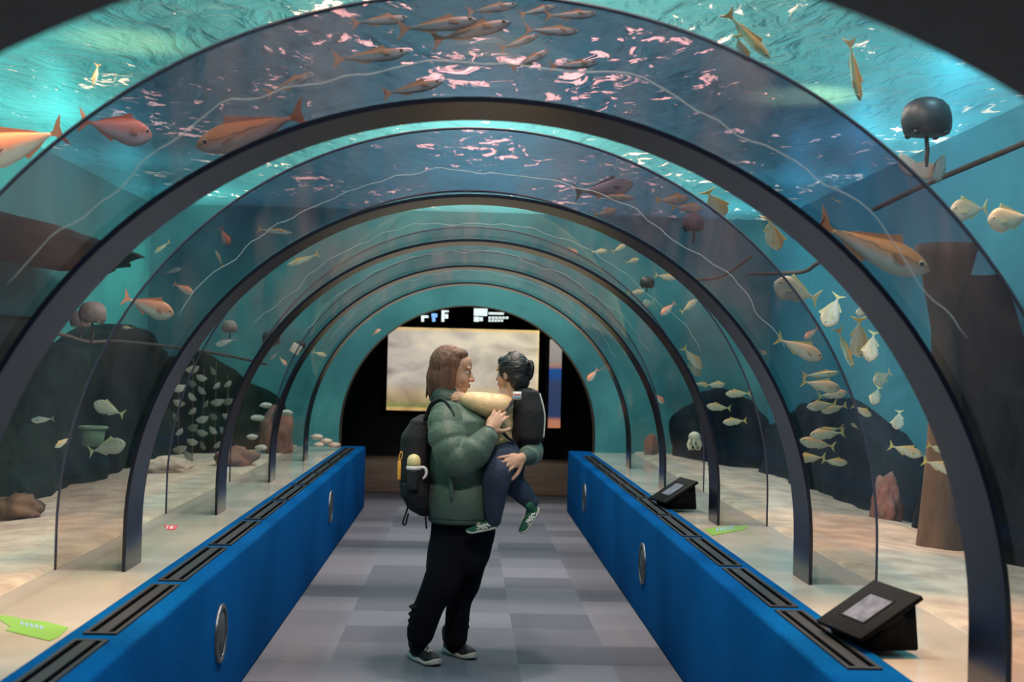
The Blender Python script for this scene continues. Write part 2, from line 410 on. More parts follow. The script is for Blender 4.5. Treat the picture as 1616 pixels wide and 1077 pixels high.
# plinth bench along the lobby wall, lit aquarium screen, sign, side panel
bm = bbox(-2.6, 2.2, 16.9, 17.6, 0, .40, .02); tag(obj('plinth_bench', bm, M_wood), 'long brown plinth bench across the dark lobby beyond the arch', 'bench')
SY = 18.3
def panel(px0, px1, py0, py1, Y):
    a = at(px0, py0, Y); b = at(px1, py1, Y); return a.x, b.x, b.z, a.z
def screen_mat(name, kind):
    m, t, out = nt(name)
    tc = N(t, 'TexCoord'); em = N(t, 'Emission')
    sx = N(t, 'SeparateXYZ'); t.links.new(tc.outputs['Generated'], sx.inputs[0])
    if kind == 'reef':
        ns = N(t, 'TexNoise'); ns.inputs['Scale'].default_value = 3.2; ns.inputs['Detail'].default_value = 7; ns.inputs['Distortion'].default_value = .8
        t.links.new(tc.outputs['Generated'], ns.inputs['Vector'])
        r = N(t, 'ValToRGB'); e = r.color_ramp.elements
        e[0].position = .33; e[0].color = (.16, .13, .12, 1); e[1].position = .66; e[1].color = (.95, .80, .56, 1)
        x = e.new(.45); x.color = (.45, .38, .32, 1); x = e.new(.54); x.color = (.66, .60, .48, 1)
        t.links.new(ns.outputs[0], r.inputs[0])
        # left of the tank is grey rock work, the right open and creamy, ochre seabed along the foot
        rx = N(t, 'ValToRGB'); e = rx.color_ramp.elements
        e[0].position = 0; e[0].color = (.36, .31, .29, 1); e[1].position = .98; e[1].color = (.66, .56, .36, 1); x = e.new(.35); x.color = (.52, .47, .40, 1); x = e.new(.85); x.color = (.68, .60, .44, 1); x = e.new(1.0); x.color = (1, .75, .30, 1)
        t.links.new(sx.outputs[0], rx.inputs[0])
        mx = N(t, 'Mix', _data_type='RGBA'); mx.inputs[0].default_value = .55
        t.links.new(r.outputs[0], mx.inputs[6]); t.links.new(rx.outputs[0], mx.inputs[7])
        r2 = N(t, 'ValToRGB'); e = r2.color_ramp.elements
        e[0].position = 0; e[0].color = (1.3, .95, .45, 1); e[1].position = .34; e[1].color = (1, 1, 1, 1)
        for p_, c_ in ((.03, (1.2, .95, .4)), (.05, (.45, .55, .22)), (.14, (.75, .62, .40)), (.24, (.9, .82, .62)), (.95, (1, 1, 1)), (.98, (1.3, 1.05, .6))): x = e.new(p_); x.color = c4(c_)
        t.links.new(sx.outputs[2], r2.inputs[0])
        m2 = N(t, 'Mix', _data_type='RGBA'); m2.blend_type = 'MULTIPLY'; m2.inputs[0].default_value = 1
        t.links.new(mx.outputs[2], m2.inputs[6]); t.links.new(r2.outputs[0], m2.inputs[7])
        t.links.new(m2.outputs[2], em.inputs[0]); em.inputs[1].default_value = .95
    else:
        r2 = N(t, 'ValToRGB'); e = r2.color_ramp.elements
        e[0].position = 0; e[0].color = (.55, .22, .12, 1); e[1].position = 1; e[1].color = (.42, .38, .34, 1)
        for p_, c_ in ((.08, (.5, .2, .12)), (.13, (.03, .05, .13)), (.5, (.04, .06, .13)), (.58, (.02, .08, .26)), (.66, (.02, .09, .30)), (.70, (.42, .22, .15)), (.76, (.33, .30, .28))):
            x = e.new(p_); x.color = c4(c_)
        t.links.new(sx.outputs[2], r2.inputs[0]); t.links.new(r2.outputs[0], em.inputs[0]); em.inputs[1].default_value = .8
    t.links.new(em.outputs[0], out.inputs[0]); return m
x0, x1, z0, z1 = panel(613, 848, 516, 653, SY)
t_ = thing('aquarium_display', 'large bright cream coloured aquarium display on the lobby wall behind the people', 'display', (0, SY, z0))
o = obj('frame', bbox(x0-.05, x1+.05, SY+.005, SY+.09, z0-.05, z1+.05, .01), M_black, t_); o.location = -V(t_.location)
bm = bmesh.new(); box(bm, x0, x1, SY, SY+.02, z0, z1); o = obj('lit_picture', bm, screen_mat('reef_picture', 'reef'), t_, False); o.location = -V(t_.location)
x0, x1, z0, z1 = panel(868, 884, 536, 676, 17.6)
t_ = thing('side_display', 'narrow upright lit strip display of beige and blue, right of the people', 'display', (x0, 17.6, 0))
o = obj('frame', bbox(x0-.03, x1+.03, 17.62, 17.72, 0, z1+.04, .01), M_black, t_); o.location = -V(t_.location)
bm = bmesh.new(); box(bm, x0, x1, 17.60, 17.63, z0, z1); o = obj('lit_picture', bm, screen_mat('strip_picture', 'strip'), t_, False); o.location = -V(t_.location)
x0, x1, z0, z1 = panel(640, 850, 482, 513, SY)
t_ = thing('direction_sign', 'black sign with small white blurred pictograms and lines above the bright display', 'sign', (0, SY, z0))
o = obj('sign_board', bbox(x0, x1, SY, SY+.05, z0, z1, .005), M_black, t_); o.location = -V(t_.location)
M_white_em = mat('lit_white', (.8, .9, .88), .5, emis=(.80, .95, .92), emis_s=1.0)
M_blue_em = mat('lit_blue', (.2, .4, .8), .5, emis=(.25, .50, .95), emis_s=1.0)
def glyph(name, rects, m):
    bm = bmesh.new()
    for (a, b, c, d) in rects:
        gx0, gx1, gz0, gz1 = panel(a, c, b, d, SY-.01); box(bm, gx0, gx1, SY-.012, SY+.001, gz0, gz1)
    o = obj(name, bm, m, t_, False); o.location = -V(t_.location); return o
glyph('pictogram', [(665, 498, 676, 502), (665, 501, 669, 508)], M_white_em)
glyph('pictogram', [(681, 495, 690, 501), (682, 501, 687, 508)], M_blue_em)
glyph('pictogram', [(697, 490, 708, 493), (697, 492, 701, 508), (702, 496, 707, 503)], M_white_em)
glyph('emblem', [(748, 487, 769, 499), (748, 500, 756, 508), (757, 501, 762, 507)], M_white_em)
glyph('lettering', [(771, 493, 795, 497)] + [(771+k*5.4, 500, 775+k*5.4, 503.6) for k in range(6)] + [(771+k*4.8, 504.6, 774.5+k*4.8, 508) for k in range(5)], M_white_em)

# ------------------------------------------------------------------ air vents on top of the low walls
M_vent = mat('vent_grey', (.028, .030, .036), .6, spec=.2); M_slot = mat('vent_slot', (.002, .002, .003), 1.0, spec=.0)
ords = ['nearest', 'second', 'third', 'fourth', 'fifth', 'sixth', 'seventh', 'eighth', 'ninth', 'tenth', 'eleventh', 'twelfth']
def vent_meshes(L, wd):
    fr = bmesh.new()
    for a, b, c, d in ((-wd/2, wd/2, 0, .025), (-wd/2, wd/2, L-.025, L), (-wd/2, -wd/2+.014, .025, L-.025), (wd/2-.014, wd/2, .025, L-.025)): box(fr, a, b, c, d, 0, .007)
    br = bmesh.new(); box(br, -.020, .020, .025, L-.025, 0, .006)
    sl = bmesh.new(); box(sl, -wd/2+.014, wd/2-.014, .025, L-.025, 0, .002)
    return fr, br, sl
VW = .112
fr, br, sl = vent_meshes(1.035, VW)
proto = thing('air_vent', '', 'vent'); pk = [obj('frame', fr, M_vent, proto, False), obj('centre_bar', br, M_vent, proto, False), obj('dark_slot', sl, M_slot, proto, False)]
first = True
def copy_thing(root):
    r = root.copy(); COL.objects.link(r)
    for ch in list(root.children):
        c = ch.copy(); COL.objects.link(c); c.parent = r
        for g in list(ch.children):
            d = g.copy(); COL.objects.link(d); d.parent = c
    return r
for side, nm, ystart, pit in ((-1, 'left', 4.69-1.132, 1.132), (1, 'right', 4.35, 1.112)):
    k = 0
    while ystart + k*pit + 1.03 < 15.1:
        t_ = proto if first else copy_thing(proto); first = False
        t_.location = (side*1.235, ystart + k*pit, TOP)
        tag(t_, '%s black double slot air vent along the top of the %s blue low wall' % (ords[k], nm), 'vent', 'air vents in the blue low walls')
        k += 1
# round ports in the faces of the low walls
M_steel = mat('steel_rim', (.13, .14, .16), .35, .8); M_mesh = mat('grey_mesh', (.045, .055, .06), .6)
for px, py, side, lab in ((347, 1000, -1, 'round grey speaker port low in the near left blue wall'), (521, 800, -1, 'far round speaker port in the left blue wall by its end'),
                          (1015, 890, 1, 'round grey speaker port in the middle of the right blue wall'), (923, 785, 1, 'far small speaker port in the right blue wall near the arch')):
    d = ray(px, py); s_ = (side*1.10 - CAM.x)/d.x; p = CAM + d*s_
    t_ = thing('speaker_port', lab, 'speaker', (side*1.10, p.y, p.z), 'speaker ports in the blue walls')
    bm = bmesh.new(); rings = []
    for (rr, xx) in ((.130, 0), (.130, .010), (.124, .014), (.112, .014), (.110, .008)):
        rings.append([V((-side*xx, rr*math.cos(2*PI*k/40), rr*math.sin(2*PI*k/40))) for k in range(40)])
    skin(bm, rings, False); obj('rim', bm, M_steel, t_)
    bm = bmesh.new(); rings = [[V((-side*xx, rr*math.cos(2*PI*k/40), rr*math.sin(2*PI*k/40))) for k in range(40)] for rr, xx in ((.112, .001), (.112, .007), (.03, .011))]
    skin(bm, rings, True); obj('grille', bm, M_mesh, t_)

# ------------------------------------------------------------------ tablet consoles
M_con = mat('console_black', (.004, .004, .005), .65, spec=.10); M_scr = mat('tablet_screen', (.05, .06, .08), .5, spec=.1, emis=(.20, .22, .30), emis_s=.22, noise_scale=30, color2=(.14, .15, .19))
def console(c, yaw, label, wd=.36, dp=.25):
    """a wedge shaped stand with an overhanging sloped lid; local +x is towards the reader"""
    t_ = thing('tablet_console', label, 'console', c, 'tablet consoles on the right low wall'); t_.rotation_euler = (0, 0, yaw)
    zb, zt = .045, .165
    bm = bmesh.new()
    v = [bm.verts.new(p) for p in ((-dp*.42, -wd*.43, 0), (dp*.30, -wd*.43, 0), (dp*.30, wd*.43, 0), (-dp*.42, wd*.43, 0), (-dp*.36, -wd*.43, zt), (dp*.42, -wd*.43, zb), (dp*.42, wd*.43, zb), (-dp*.36, wd*.43, zt))]
    for f in ((0,3,2,1),(4,5,6,7),(0,1,5,4),(1,2,6,5),(2,3,7,6),(3,0,4,7)): bm.faces.new([v[i] for i in f])
    bmesh.ops.bevel(bm, geom=bm.edges[:], offset=.004, segments=2, affect='EDGES'); obj('stand', bm, M_con, t_)
    sl_ = math.atan2(zt-zb, dp*.78)
    ln = dp*1.10
    bm = bbox(-ln/2, ln/2, -wd/2, wd/2, 0, .018, .004); o = obj('sloped_lid', bm, M_con, t_); o.location = (dp*.03, 0, (zt+zb)/2-.001); o.rotation_euler = (0, sl_, 0)
    lid = o
    bm = bmesh.new(); box(bm, -ln*.24, ln*.24, -wd*.24, wd*.24, .0172, .0192); s1 = obj('screen', bm, M_scr, lid, False)
    bm = bmesh.new()
    for a, b, c2, d in ((-ln*.27, -ln*.24, -wd*.27, wd*.27), (ln*.24, ln*.27, -wd*.27, wd*.27), (-ln*.24, ln*.24, -wd*.27, -wd*.24), (-ln*.24, ln*.24, wd*.24, wd*.27)): box(bm, a, b, c2, d, .017, .0205)
    obj('screen_surround', bm, M_con, lid, False)
    return t_

def ground_at(px, py, z):
    d = ray(px, py); s_ = (z-CAM.z)/d.z; return CAM + d*s_
console((1.385, 4.80, TOP), PI+.18, 'black sloped tablet console on the right blue wall, nearest the camera', .345, .24)
console((1.385, 9.32, TOP), PI+.18, 'smaller looking black tablet console further along the right blue wall', .345, .24)

# ------------------------------------------------------------------ lime fish shaped stickers on the ledge
M_lime = mat('lime_vinyl', (.19, .42, .05), .5); M_bluev = mat('blue_vinyl', (.25, .40, .62), .5); M_redv = mat('red_vinyl', (.75, .05, .09), .5); M_whitev = mat('white_vinyl', (.8, .7, .7), .5)
def sticker(pix, label, marks=()):
    pts = [ground_at(px, py, LEDGE+.004) for px, py in pix]
    c = sum(pts, V((0, 0, 0)))/len(pts); c.z = LEDGE
    t_ = thing('floor_sticker', label, 'sticker', c)
    bm = bmesh.new(); a = [bm.verts.new((p.x-c.x, p.y-c.y, .0008)) for p in pts]; b = [bm.verts.new((p.x-c.x, p.y-c.y, .003)) for p in pts]
    n = len(a); bm.faces.new(b); bm.faces.new(list(reversed(a)))
    for k in range(n): bm.faces.new((a[k], a[(k+1) % n], b[(k+1) % n], b[k]))
    obj('vinyl_shape', bm, M_lime if marks and marks[0] == 'lime' else M_redv, t_, False)
    bm = bmesh.new()
    for q in marks[1:]:
        vs = [bm.verts.new((p.x-c.x, p.y-c.y, .0042)) for p in (ground_at(px, py, LEDGE+.004) for px, py in q)]; bm.faces.new(vs)
    obj('printed_lettering', bm, M_bluev if marks[0] == 'lime' else M_whitev, t_, False)
def strokes(px0, px1, py0, py1, n):
    out = []
    for k in range(n):
        a = px0+(px1-px0)*k/n; b = px0+(px1-px0)*(k+.62)/n
        out.append([(a, py0+(py1-py0)*k/n-3), (b, py0+(py1-py0)*(k+.6)/n-3), (b+1, py0+(py1-py0)*(k+.6)/n+2.5), (a+1, py0+(py1-py0)*k/n+2.5)])
    return out
sticker([(-14, 969), (20, 973), (36, 977), (72, 981), (108, 990), (92, 1005), (78, 1011), (40, 1002), (8, 994), (18, 990)], 'lime green fish shaped sticker with blue lettering on the left ledge', ['lime']+strokes(32, 70, 984, 992, 5))
sticker([(1112, 835), (1142, 831), (1166, 831), (1181, 829), (1174, 836), (1150, 840), (1124, 845)], 'lime green fish shaped sticker with blue lettering on the right ledge', ['lime']+strokes(1130, 1158, 837, 833, 5))
sticker([(258, 829), (281, 829), (276, 836), (264, 836)], 'small red sticker with white marks on the left ledge between two rings', ['red', [(264, 830), (266, 830), (264, 835), (262, 835)], [(269, 831), (274, 831), (272, 835), (268, 835)]])
# ------------------------------------------------------------------ rock work of the tank
def rock_face(name, xw, side, y0, y1, top, depth, m, seed, zb=.3):
    """a rugged rock face standing against a tank side wall"""
    bm = bmesh.new(); ny = int((y1-y0)/.12)+2; nz = 26; g = []
    for j in range(ny+1):
        y = y0 + (y1-y0)*j/ny; row = []
        tp = top(y); e = min(1, min(j, ny-j)/9)**.6; tp = zb + (tp-zb)*(.35+.65*e)
        for i in range(nz+1):
            s = i/nz; z = zb + (tp-zb)*min(1, s*1.15)
            d = depth*(1-.35*s) if s < .87 else depth*(.70)*(1-(s-.87)/.13)
            q = V((y*.8, z*1.1, seed)); k = noise.noise(q)*.45 + noise.noise(q*2.7)*.26 + noise.noise(q*6)*.12
            d = max(0.0, d*(1+1.1*k))*e
            row.append(bm.verts.new((xw - side*(d + .01*(i < nz)) , y + .05*k, z + .25*k*s*(s < .99))))
        g.append(row)
    for j in range(ny):
        for i in range(nz): bm.faces.new((g[j][i], g[j+1][i], g[j+1][i+1], g[j][i+1]))
    return struct(name, bm, m, True)
rock_face('wall_rock_left', XL, -1, 6.0, 15.0, lambda y: 1.72 + .12*math.sin(y*2.1), .55, M_rock, 3.1)
rock_face('wall_rock_right', XR, 1, 6.0, 9.9, lambda y: 1.15 + .35*math.sin((y-6)*1.1) + 1.05*math.exp(-((y-8.75)/.55)**2), .42, M_rockk, 8.4)
rock_face('wall_rock_back', XR, 1, 9.4, 15.2, lambda y: 1.25 + .12*math.sin(y*1.7), .35, M_rocknavy, 5.6)
def boulder(name, c, rx, ry, rz, m, label, cat='rock', seed=0, rough=.35, group=None, n=3):
    bm = bmesh.new(); bmesh.ops.create_icosphere(bm, subdivisions=n+1, radius=1)
    for v in bm.verts:
        p = v.co*1.4 + V((seed*3.1, seed, 0)); k = noise.noise(p)*rough + noise.noise(p*2.6)*rough*.45
        v.co = V((v.co.x*rx, v.co.y*ry, v.co.z*rz))*(1+k)
    o = obj(name, bm, m, None, True, c); return tag(o, label, cat, group)
def sand_z(x):
    xw = XL if x < 0 else XR; t = (abs(x)-RO)/(abs(xw)-RO); return LEDGE + .015 - .14*t*t
def gp(px, py, Y):  # a spot on the sand under this pixel column
    p = at(px, py, Y); return V((p.x, p.y, sand_z(p.x)))
p = gp(28, 815, 8.3); boulder('rock', (p.x, p.y, p.z+.04), .15, .12, .09, M_rockb, 'dark brown rock lying on the pale sand at far left', seed=1)
p = gp(372, 725, 12.2); boulder('rock', (p.x, p.y, p.z+.05), .17, .2, .12, M_pinkrock, 'low pinkish rock on the sand left, between the third and fourth rings', seed=2)
boulder('rock_bank', (-2.85, 14.75, .62), .85, .42, .85, M_rock, 'dark green bank of rock at the far left end of the tank', seed=21, n=4)
boulder('rock_bank', (2.75, 14.8, .55), .62, .38, .72, M_rocknavy, 'dark navy bank of rock at the far right end of the tank', seed=23, n=4)
p = gp(448, 690, 14.3); boulder('rock', (p.x-.05, p.y-.2, p.z+.16), .16, .2, .27, M_pinkrock, 'tall salmon pink rock on the sand left of the far arch', seed=3)
p = gp(1397, 815, 9.6); boulder('rock', (p.x, p.y, p.z+.06), .10, .14, .24, M_pinkrock, 'pinkish grey cone of rock on the sand beside the right tank wall', seed=4)
p = gp(1010, 690, 14.8); boulder('rock', (max(p.x, 1.95), p.y, p.z+.06), .07, .07, .16, M_pinkrock, 'small orange lit rock by the far right end of the tank', seed=6)
p = gp(260, 738, 11.8); boulder('rock', (p.x, p.y, p.z+.02), .22, .16, .08, M_sand, 'low pale lump of stone on the sand under the hanging shells', seed=8)
# overhanging ledge of rock, upper left
p = at(60, 412, 10.0); boulder('rock_overhang', (XL+.42, 9.6, 2.34), .5, 2.3, .13, M_rock, 'long dark green overhanging rock shelf high on the left tank wall', 'rock', seed=5, rough=.3)
# mushroom shaped brown rock pillar on the right
bm = bmesh.new(); c0 = at(1492, 560, 8.0); rings = []
for s in range(28):
    t = s/27; z = .5 + 1.85*t
    r = .085 + .10*(1-t)**2 + .20*max(0, t-.72)**1.2*3
    rings.append([V((c0.x + r*.8*math.cos(2*PI*k/24)*(1+.3*noise.noise(V((math.cos(2*PI*k/24)*1.5, math.sin(2*PI*k/24)*1.5, z*1.2)))), c0.y + r*math.sin(2*PI*k/24), z)) for k in range(24)])
skin(bm, rings); tag(obj('rock_pillar', bm, M_rockb), 'brown mushroom shaped rock pillar in the dark right part of the tank', 'rock')

# pale plastic tub, upper left
M_tub = mat('pale_green_plastic', (.22, .33, .22), .5)
t_ = thing('plastic_tub', 'pale green upturned plastic tub on the dark rocks at left, behind two silver fish', 'tub', at(146, 704, 9.3))
bm = bmesh.new(); rings = [[V((r*math.cos(2*PI*k/24), r*math.sin(2*PI*k/24), z)) for k in range(24)] for r, z in ((.066, 0), (.082, .115), (.078, .118), (.02, .118))]
skin(bm, rings); obj('tub_wall', bm, M_tub, t_)
bm = bmesh.new(); tube(bm, [(.088*math.cos(2*PI*k/24), .088*math.sin(2*PI*k/24), .12) for k in range(25)], .011, 8, round_ends=False); obj('rim', bm, M_tub, t_)

# ------------------------------------------------------------------ buoys, ropes, strings of shells
M_buoy = mat('dark_buoy', (.018, .020, .026), .45); M_gbuoy = mat('grey_buoy', (.14, .11, .11), .7, noise_scale=20, color2=(.2, .16, .15))
M_rope = mat('brown_rope', (.06, .045, .04), .9); M_shell = mat('pale_shell', (.62, .60, .54), .6, noise_scale=14, color2=(.45, .42, .38)); M_dshell = mat('darker_shell', (.34, .35, .30), .6, noise_scale=14, color2=(.20, .22, .19)); M_pshell = mat('pink_shell', (.62, .45, .38), .6)  # string shells get a darker tone than the pale shell
def shell_bm(r, seed):
    bm = bmesh.new(); n = 26; rows = []
    for i in range(8):
        s = i/7; row = []
        for k in range(n):
            a = -PI*.42 + PI*.84*k/(n-1); rib = 1+.05*math.cos(k*PI)
            rr = r*2*s*rib
            row.append((rr*math.sin(a)*.95, .26*r*math.sin(PI*min(1, .12+s*.9))*(1-.45*abs(a)), -rr*math.cos(a)))
        rows.append(row)
    va = [[bm.verts.new(p) for p in row] for row in rows]; vb = [[bm.verts.new((p[0], -p[1]*.6, p[2])) for p in row] for row in rows]
    for vs, f in ((va, 1), (vb, 0)):
        for a, b in zip(vs, vs[1:]):
            for k in range(n-1): bm.faces.new((a[k], a[k+1], b[k+1], b[k]))
    bmesh.ops.remove_doubles(bm, verts=bm.verts, dist=.0006); return bm
def buoy(px, py, Y, d, m, label, shells=0, line=.12, group='buoys on the long lines', tilt=0):
    c = at(px, py, Y); t_ = thing('buoy', label, 'buoy', c, group); t_.rotation_euler = (tilt, tilt*.5, 0)
    bm = bmesh.new(); prof = [(.02, .43), (.18, .42), (.33, .36), (.44, .24), (.49, .08), (.50, -.05), (.48, -.18), (.44, -.29), (.36, -.33), (.22, -.34), (.05, -.345)]
    rings = [[V((r*d*math.cos(2*PI*k/36)*(1+(.05*math.cos(3*2*PI*k/36) if z < -.1 else 0)), r*d*math.sin(2*PI*k/36), z*d)) for k in range(36)] for r, z in prof]
    skin(bm, rings); obj('float', bm, m, t_)
    for k in range(4):
        bm = bmesh.new(); ell(bm, (.40*d*math.cos(PI/4+k*PI/2), .40*d*math.sin(PI/4+k*PI/2), -.31*d), .07*d, .07*d, .06*d, 12, 8); obj('lug', bm, m, t_)
    bm = bmesh.new(); tube(bm, [(0, 0, -.33*d), (.01, 0, -.33*d-line*.5), (0, 0, -.33*d-line)], .045*d, 8); obj('line', bm, M_rope, t_)
    for k in range(shells):
        sh = obj('shell', shell_bm(.048 + .006*k, k), M_pshell if k else M_shell, t_)
        sh.location = ((k-1)*.06, 0, -.33*d-line+.03); sh.rotation_euler = (0, (1-k)*.75, .4*k)
    return t_
buoy(1462, 188, 7.6, .275, M_buoy, 'large black dome shaped buoy at upper right with pale shells hanging beneath', 3, .17)
buoy(146, 495, 9.7, .19, M_gbuoy, 'grey buoy tied to the dark rope at left, beside the nearest ring', 0, .14)
buoy(127, 505, 10.6, .16, M_gbuoy, 'darker buoy half hidden behind the grey buoy at left', 0, .10)
buoy(362, 516, 12.6, .14, M_gbuoy, 'small grey buoy above a pinkish fish, left behind the second ring', 0, .06)
buoy(428, 533, 13.2, .17, M_buoy, 'dark tilted buoy against the third ring on the left', 0, .05, tilt=.3)
buoy(474, 545, 14.0, .11, M_buoy, 'small dark buoy with a pale tag, left of the far arch', 0, .04)
buoy(1021, 446, 13.0, .14, M_buoy, 'small black buoy among silver fish to the upper right of the far arch', 0, .05, tilt=.2)
buoy(1094, 352, 10.4, .17, M_gbuoy, 'brown mottled buoy under two small fish at upper right', 0, .10)
M_tagp = mat('pale_tag', (.7, .55, .45), .6)
t_ = tag(obj('tag_plate', bbox(-.05, .05, -.006, .006, -.05, .05, .004), M_tagp, None, True, at(467, 551, 13.9)), 'pale square tag hanging beside the small dark buoy at left', 'tag'); t_.rotation_euler = (0, .5, 0)
def rope(pts, r, label):
    bm = bmesh.new(); tube(bm, pts, r, 8, sub=6); tag(obj('rope', bm, M_rope), label, 'rope', 'long lines in the tank')
rope([at(1690, 190, 6.6), at(1616, 226, 7.2), at(1530, 262, 7.6), at(1455, 294, 8.0), at(1380, 330, 8.8)], .017, 'brown rope sloping down from the top right corner past the black buoy')
rope([at(1325, 398, 9.8), at(1290, 416, 10.2), at(1262, 430, 10.6), at(1185, 432, 11.4)], .016, 'dark rope behind the ring at right above the silver school')
rope([at(1185, 405, 11.2), at(1140, 436, 11.8), at(1100, 442, 12.6)], .014, 'thin reddish rope against the dark upper right water')
rope([at(40, 528, 8.4), at(95, 528, 9.2), at(140, 540, 9.7), at(200, 540, 10.6), at(330, 556, 13.0), at(420, 575, 14.9)], .013, 'dark rope running level along the left side under the grey buoys')
names_ = ['leftmost', 'second', 'third', 'fourth', 'rightmost']
for k, (px, y0, y1, n) in enumerate(((283, 590, 716, 6), (305, 585, 728, 7), (322, 600, 712, 6), (341, 590, 712, 6), (360, 610, 690, 4))):
    Yd = 12.3 + .15*k; a = at(px, y0-18, Yd); b = at(px-2, y1, Yd)
    t_ = thing('shell_string', '%s of five dark strings of pale shells hanging between the second and third rings' % names_[k], 'shell string', a, 'strings of farmed shells at left')
    bm = bmesh.new(); tube(bm, [V((0, 0, 0)), b-a], .006, 6); obj('cord', bm, M_rope, t_)
    for j in range(n):
        q = (b-a)*((j+.7)/n); sh = obj('shell', shell_bm(.024+.004*((j*7+k*3) % 4), j), M_dshell, t_); sh.location = q + V((.012*((j % 3)-1), -.02, .03)); sh.rotation_euler = (0, .5*((j+k) % 4-1.5), .6*((j*5+k) % 3-1))
for k, (px, py, Y, s_) in enumerate(((407, 660, 13.2, .05), (398, 690, 13.0, .04), (412, 707, 13.1, .045), (452, 652, 13.6, .05), (420, 640, 13.2, .045), (500, 690, 14.6, .05), (515, 697, 14.7, .05), (528, 703, 14.8, .05), (503, 702, 14.5, .04))):
    lab = ['pale oval stone low between the third and fourth rings on the left', 'small pale stone nearest the third ring on the left', 'pale stone just above the sand left of the fourth ring', 'white stone on top of the salmon pink rock at left', 'flat pale stone on the dark rock behind the third ring', 'light reflection modelled as a pebble on sand left of the far arch, topmost of four', 'light reflection modelled as a pebble on sand left of the far arch, second of four', 'light reflection modelled as a pebble on sand left of the far arch, nearest the arch', 'light reflection modelled as a pebble on sand left of the far arch, lowest of four'][k]
    boulder('stone', at(px, py, Y), s_*1.3, s_, s_*.6, M_shell if k < 5 else M_pshell, lab, 'stone', seed=k+10, rough=.2, group='pale stones and sand light reflections in the tank at left', n=2)  # the warm last four model light reflections on the sand as pebbles
# pale anemone, right
p = at(1096, 694, 11.4); t_ = thing('anemone', 'pale cream frilly anemone drifting by the third ring at right', 'anemone', p)
M_anem = mat('cream_anemone', (.68, .62, .48), .6)
bm = bmesh.new(); ell(bm, (0, 0, .02), .05, .05, .045); obj('bell', bm, M_anem, t_)
for k in range(7):
    a = 2*PI*k/7; bm = bmesh.new(); tube(bm, [(.03*math.cos(a), .03*math.sin(a), .01), (.055*math.cos(a), .05*math.sin(a), -.04), (.045*math.cos(a+.6), .04*math.sin(a+.6), -.085)], [.014, .010, .004], 8, sub=3); obj('tentacle', bm, M_anem, t_)

# ------------------------------------------------------------------ fish
def fish_mat(name, top, mid, belly, line=None, rough=.35, stripes=0):
    m, t, out = nt(name)
    tc = N(t, 'TexCoord'); sx = N(t, 'SeparateXYZ'); t.links.new(tc.outputs['Generated'], sx.inputs[0])
    ns = N(t, 'TexNoise'); ns.inputs['Scale'].default_value = 7; ns.inputs['Detail'].default_value = 4; t.links.new(tc.outputs['Generated'], ns.inputs['Vector'])
    ad = N(t, 'Math', _operation='MULTIPLY_ADD'); ad.inputs[1].default_value = .22; t.links.new(ns.outputs[0], ad.inputs[0]); t.links.new(sx.outputs[2], ad.inputs[2])
    r = N(t, 'ValToRGB'); e = r.color_ramp.elements
    e[0].position = .48; e[0].color = c4(belly); e[1].position = .93; e[1].color = c4(top); x = e.new(.70); x.color = c4(mid)
    if line: x = e.new(.74); x.color = c4(line); x = e.new(.80); x.color = c4(top)
    t.links.new(ad.outputs[0], r.inputs[0])
    p = N(t, 'BsdfPrincipled'); p.inputs['Roughness'].default_value = rough; p.inputs['Specular IOR Level'].default_value = .6
    vo = N(t, 'TexVoronoi'); vo.inputs['Scale'].default_value = 38; t.links.new(tc.outputs['Generated'], vo.inputs['Vector'])
    b = N(t, 'Bump'); b.inputs['Strength'].default_value = .15; b.inputs['Distance'].default_value = .01; t.links.new(vo.outputs[0], b.inputs['Height']); t.links.new(b.outputs[0], p.inputs['Normal'])
    t.links.new(r.outputs[0], p.inputs['Base Color']); t.links.new(p.outputs[0], out.inputs[0]); return m
KIND = {  # max half height, half thickness, position of max, materials
 'mackerel': (.082, .060, .38, fish_mat('mackerel_skin', (.58, .36, .15), (.18, .36, .27), (.52, .72, .62)), mat('olive_fin', (.50, .34, .16), .5)),  # tan back colour paints in the warm light from above
 'jack': (.150, .062, .36, fish_mat('jack_skin', (.58, .34, .16), (.50, .48, .34), (.58, .58, .48)), mat('yellow_fin', (.60, .48, .16), .5)),
 'tan': (.158, .070, .36, fish_mat('tan_jack_skin', (.78, .44, .24), (.76, .52, .36), (.74, .68, .56)), mat('tan_fin', (.66, .46, .18), .5)),
 'silver': (.215, .070, .34, fish_mat('silver_skin', (.36, .32, .22), (.46, .44, .34), (.54, .52, .43)), mat('pale_fin', (.52, .50, .26), .5)),
 'bream': (.185, .095, .34, fish_mat('red_bream_skin', (.92, .30, .14), (.74, .30, .19), (.66, .66, .60)), mat('red_fin', (.62, .24, .14), .5)),
 'amber': (.130, .085, .36, fish_mat('amber_skin', (.95, .36, .10), (.66, .32, .15), (.58, .66, .62), line=(.25, .17, .10)), mat('amber_fin', (.55, .25, .12), .5)),
 'dim': (.14, .07, .36, fish_mat('dark_skin', (.10, .14, .15), (.20, .25, .24), (.36, .42, .40)), mat('dark_fin', (.12, .15, .15), .5)),
}
M_eyew = mat('fish_eye_rim', (.65, .60, .42), .25); M_eyeb = mat('fish_pupil', (.008, .008, .01), .1)
def plate(pts, th):
    bm = bmesh.new(); n = len(pts)
    a = [bm.verts.new((x, -th, z)) for x, z in pts]; b = [bm.verts.new((x, th, z)) for x, z in pts]
    bm.faces.new(list(reversed(a))); bm.faces.new(b)
    for k in range(n): bm.faces.new((a[k], a[(k+1) % n], b[(k+1) % n], b[k]))
    bmesh.ops.triangulate(bm, faces=[f for f in bm.faces if len(f.verts) > 4]); return bm
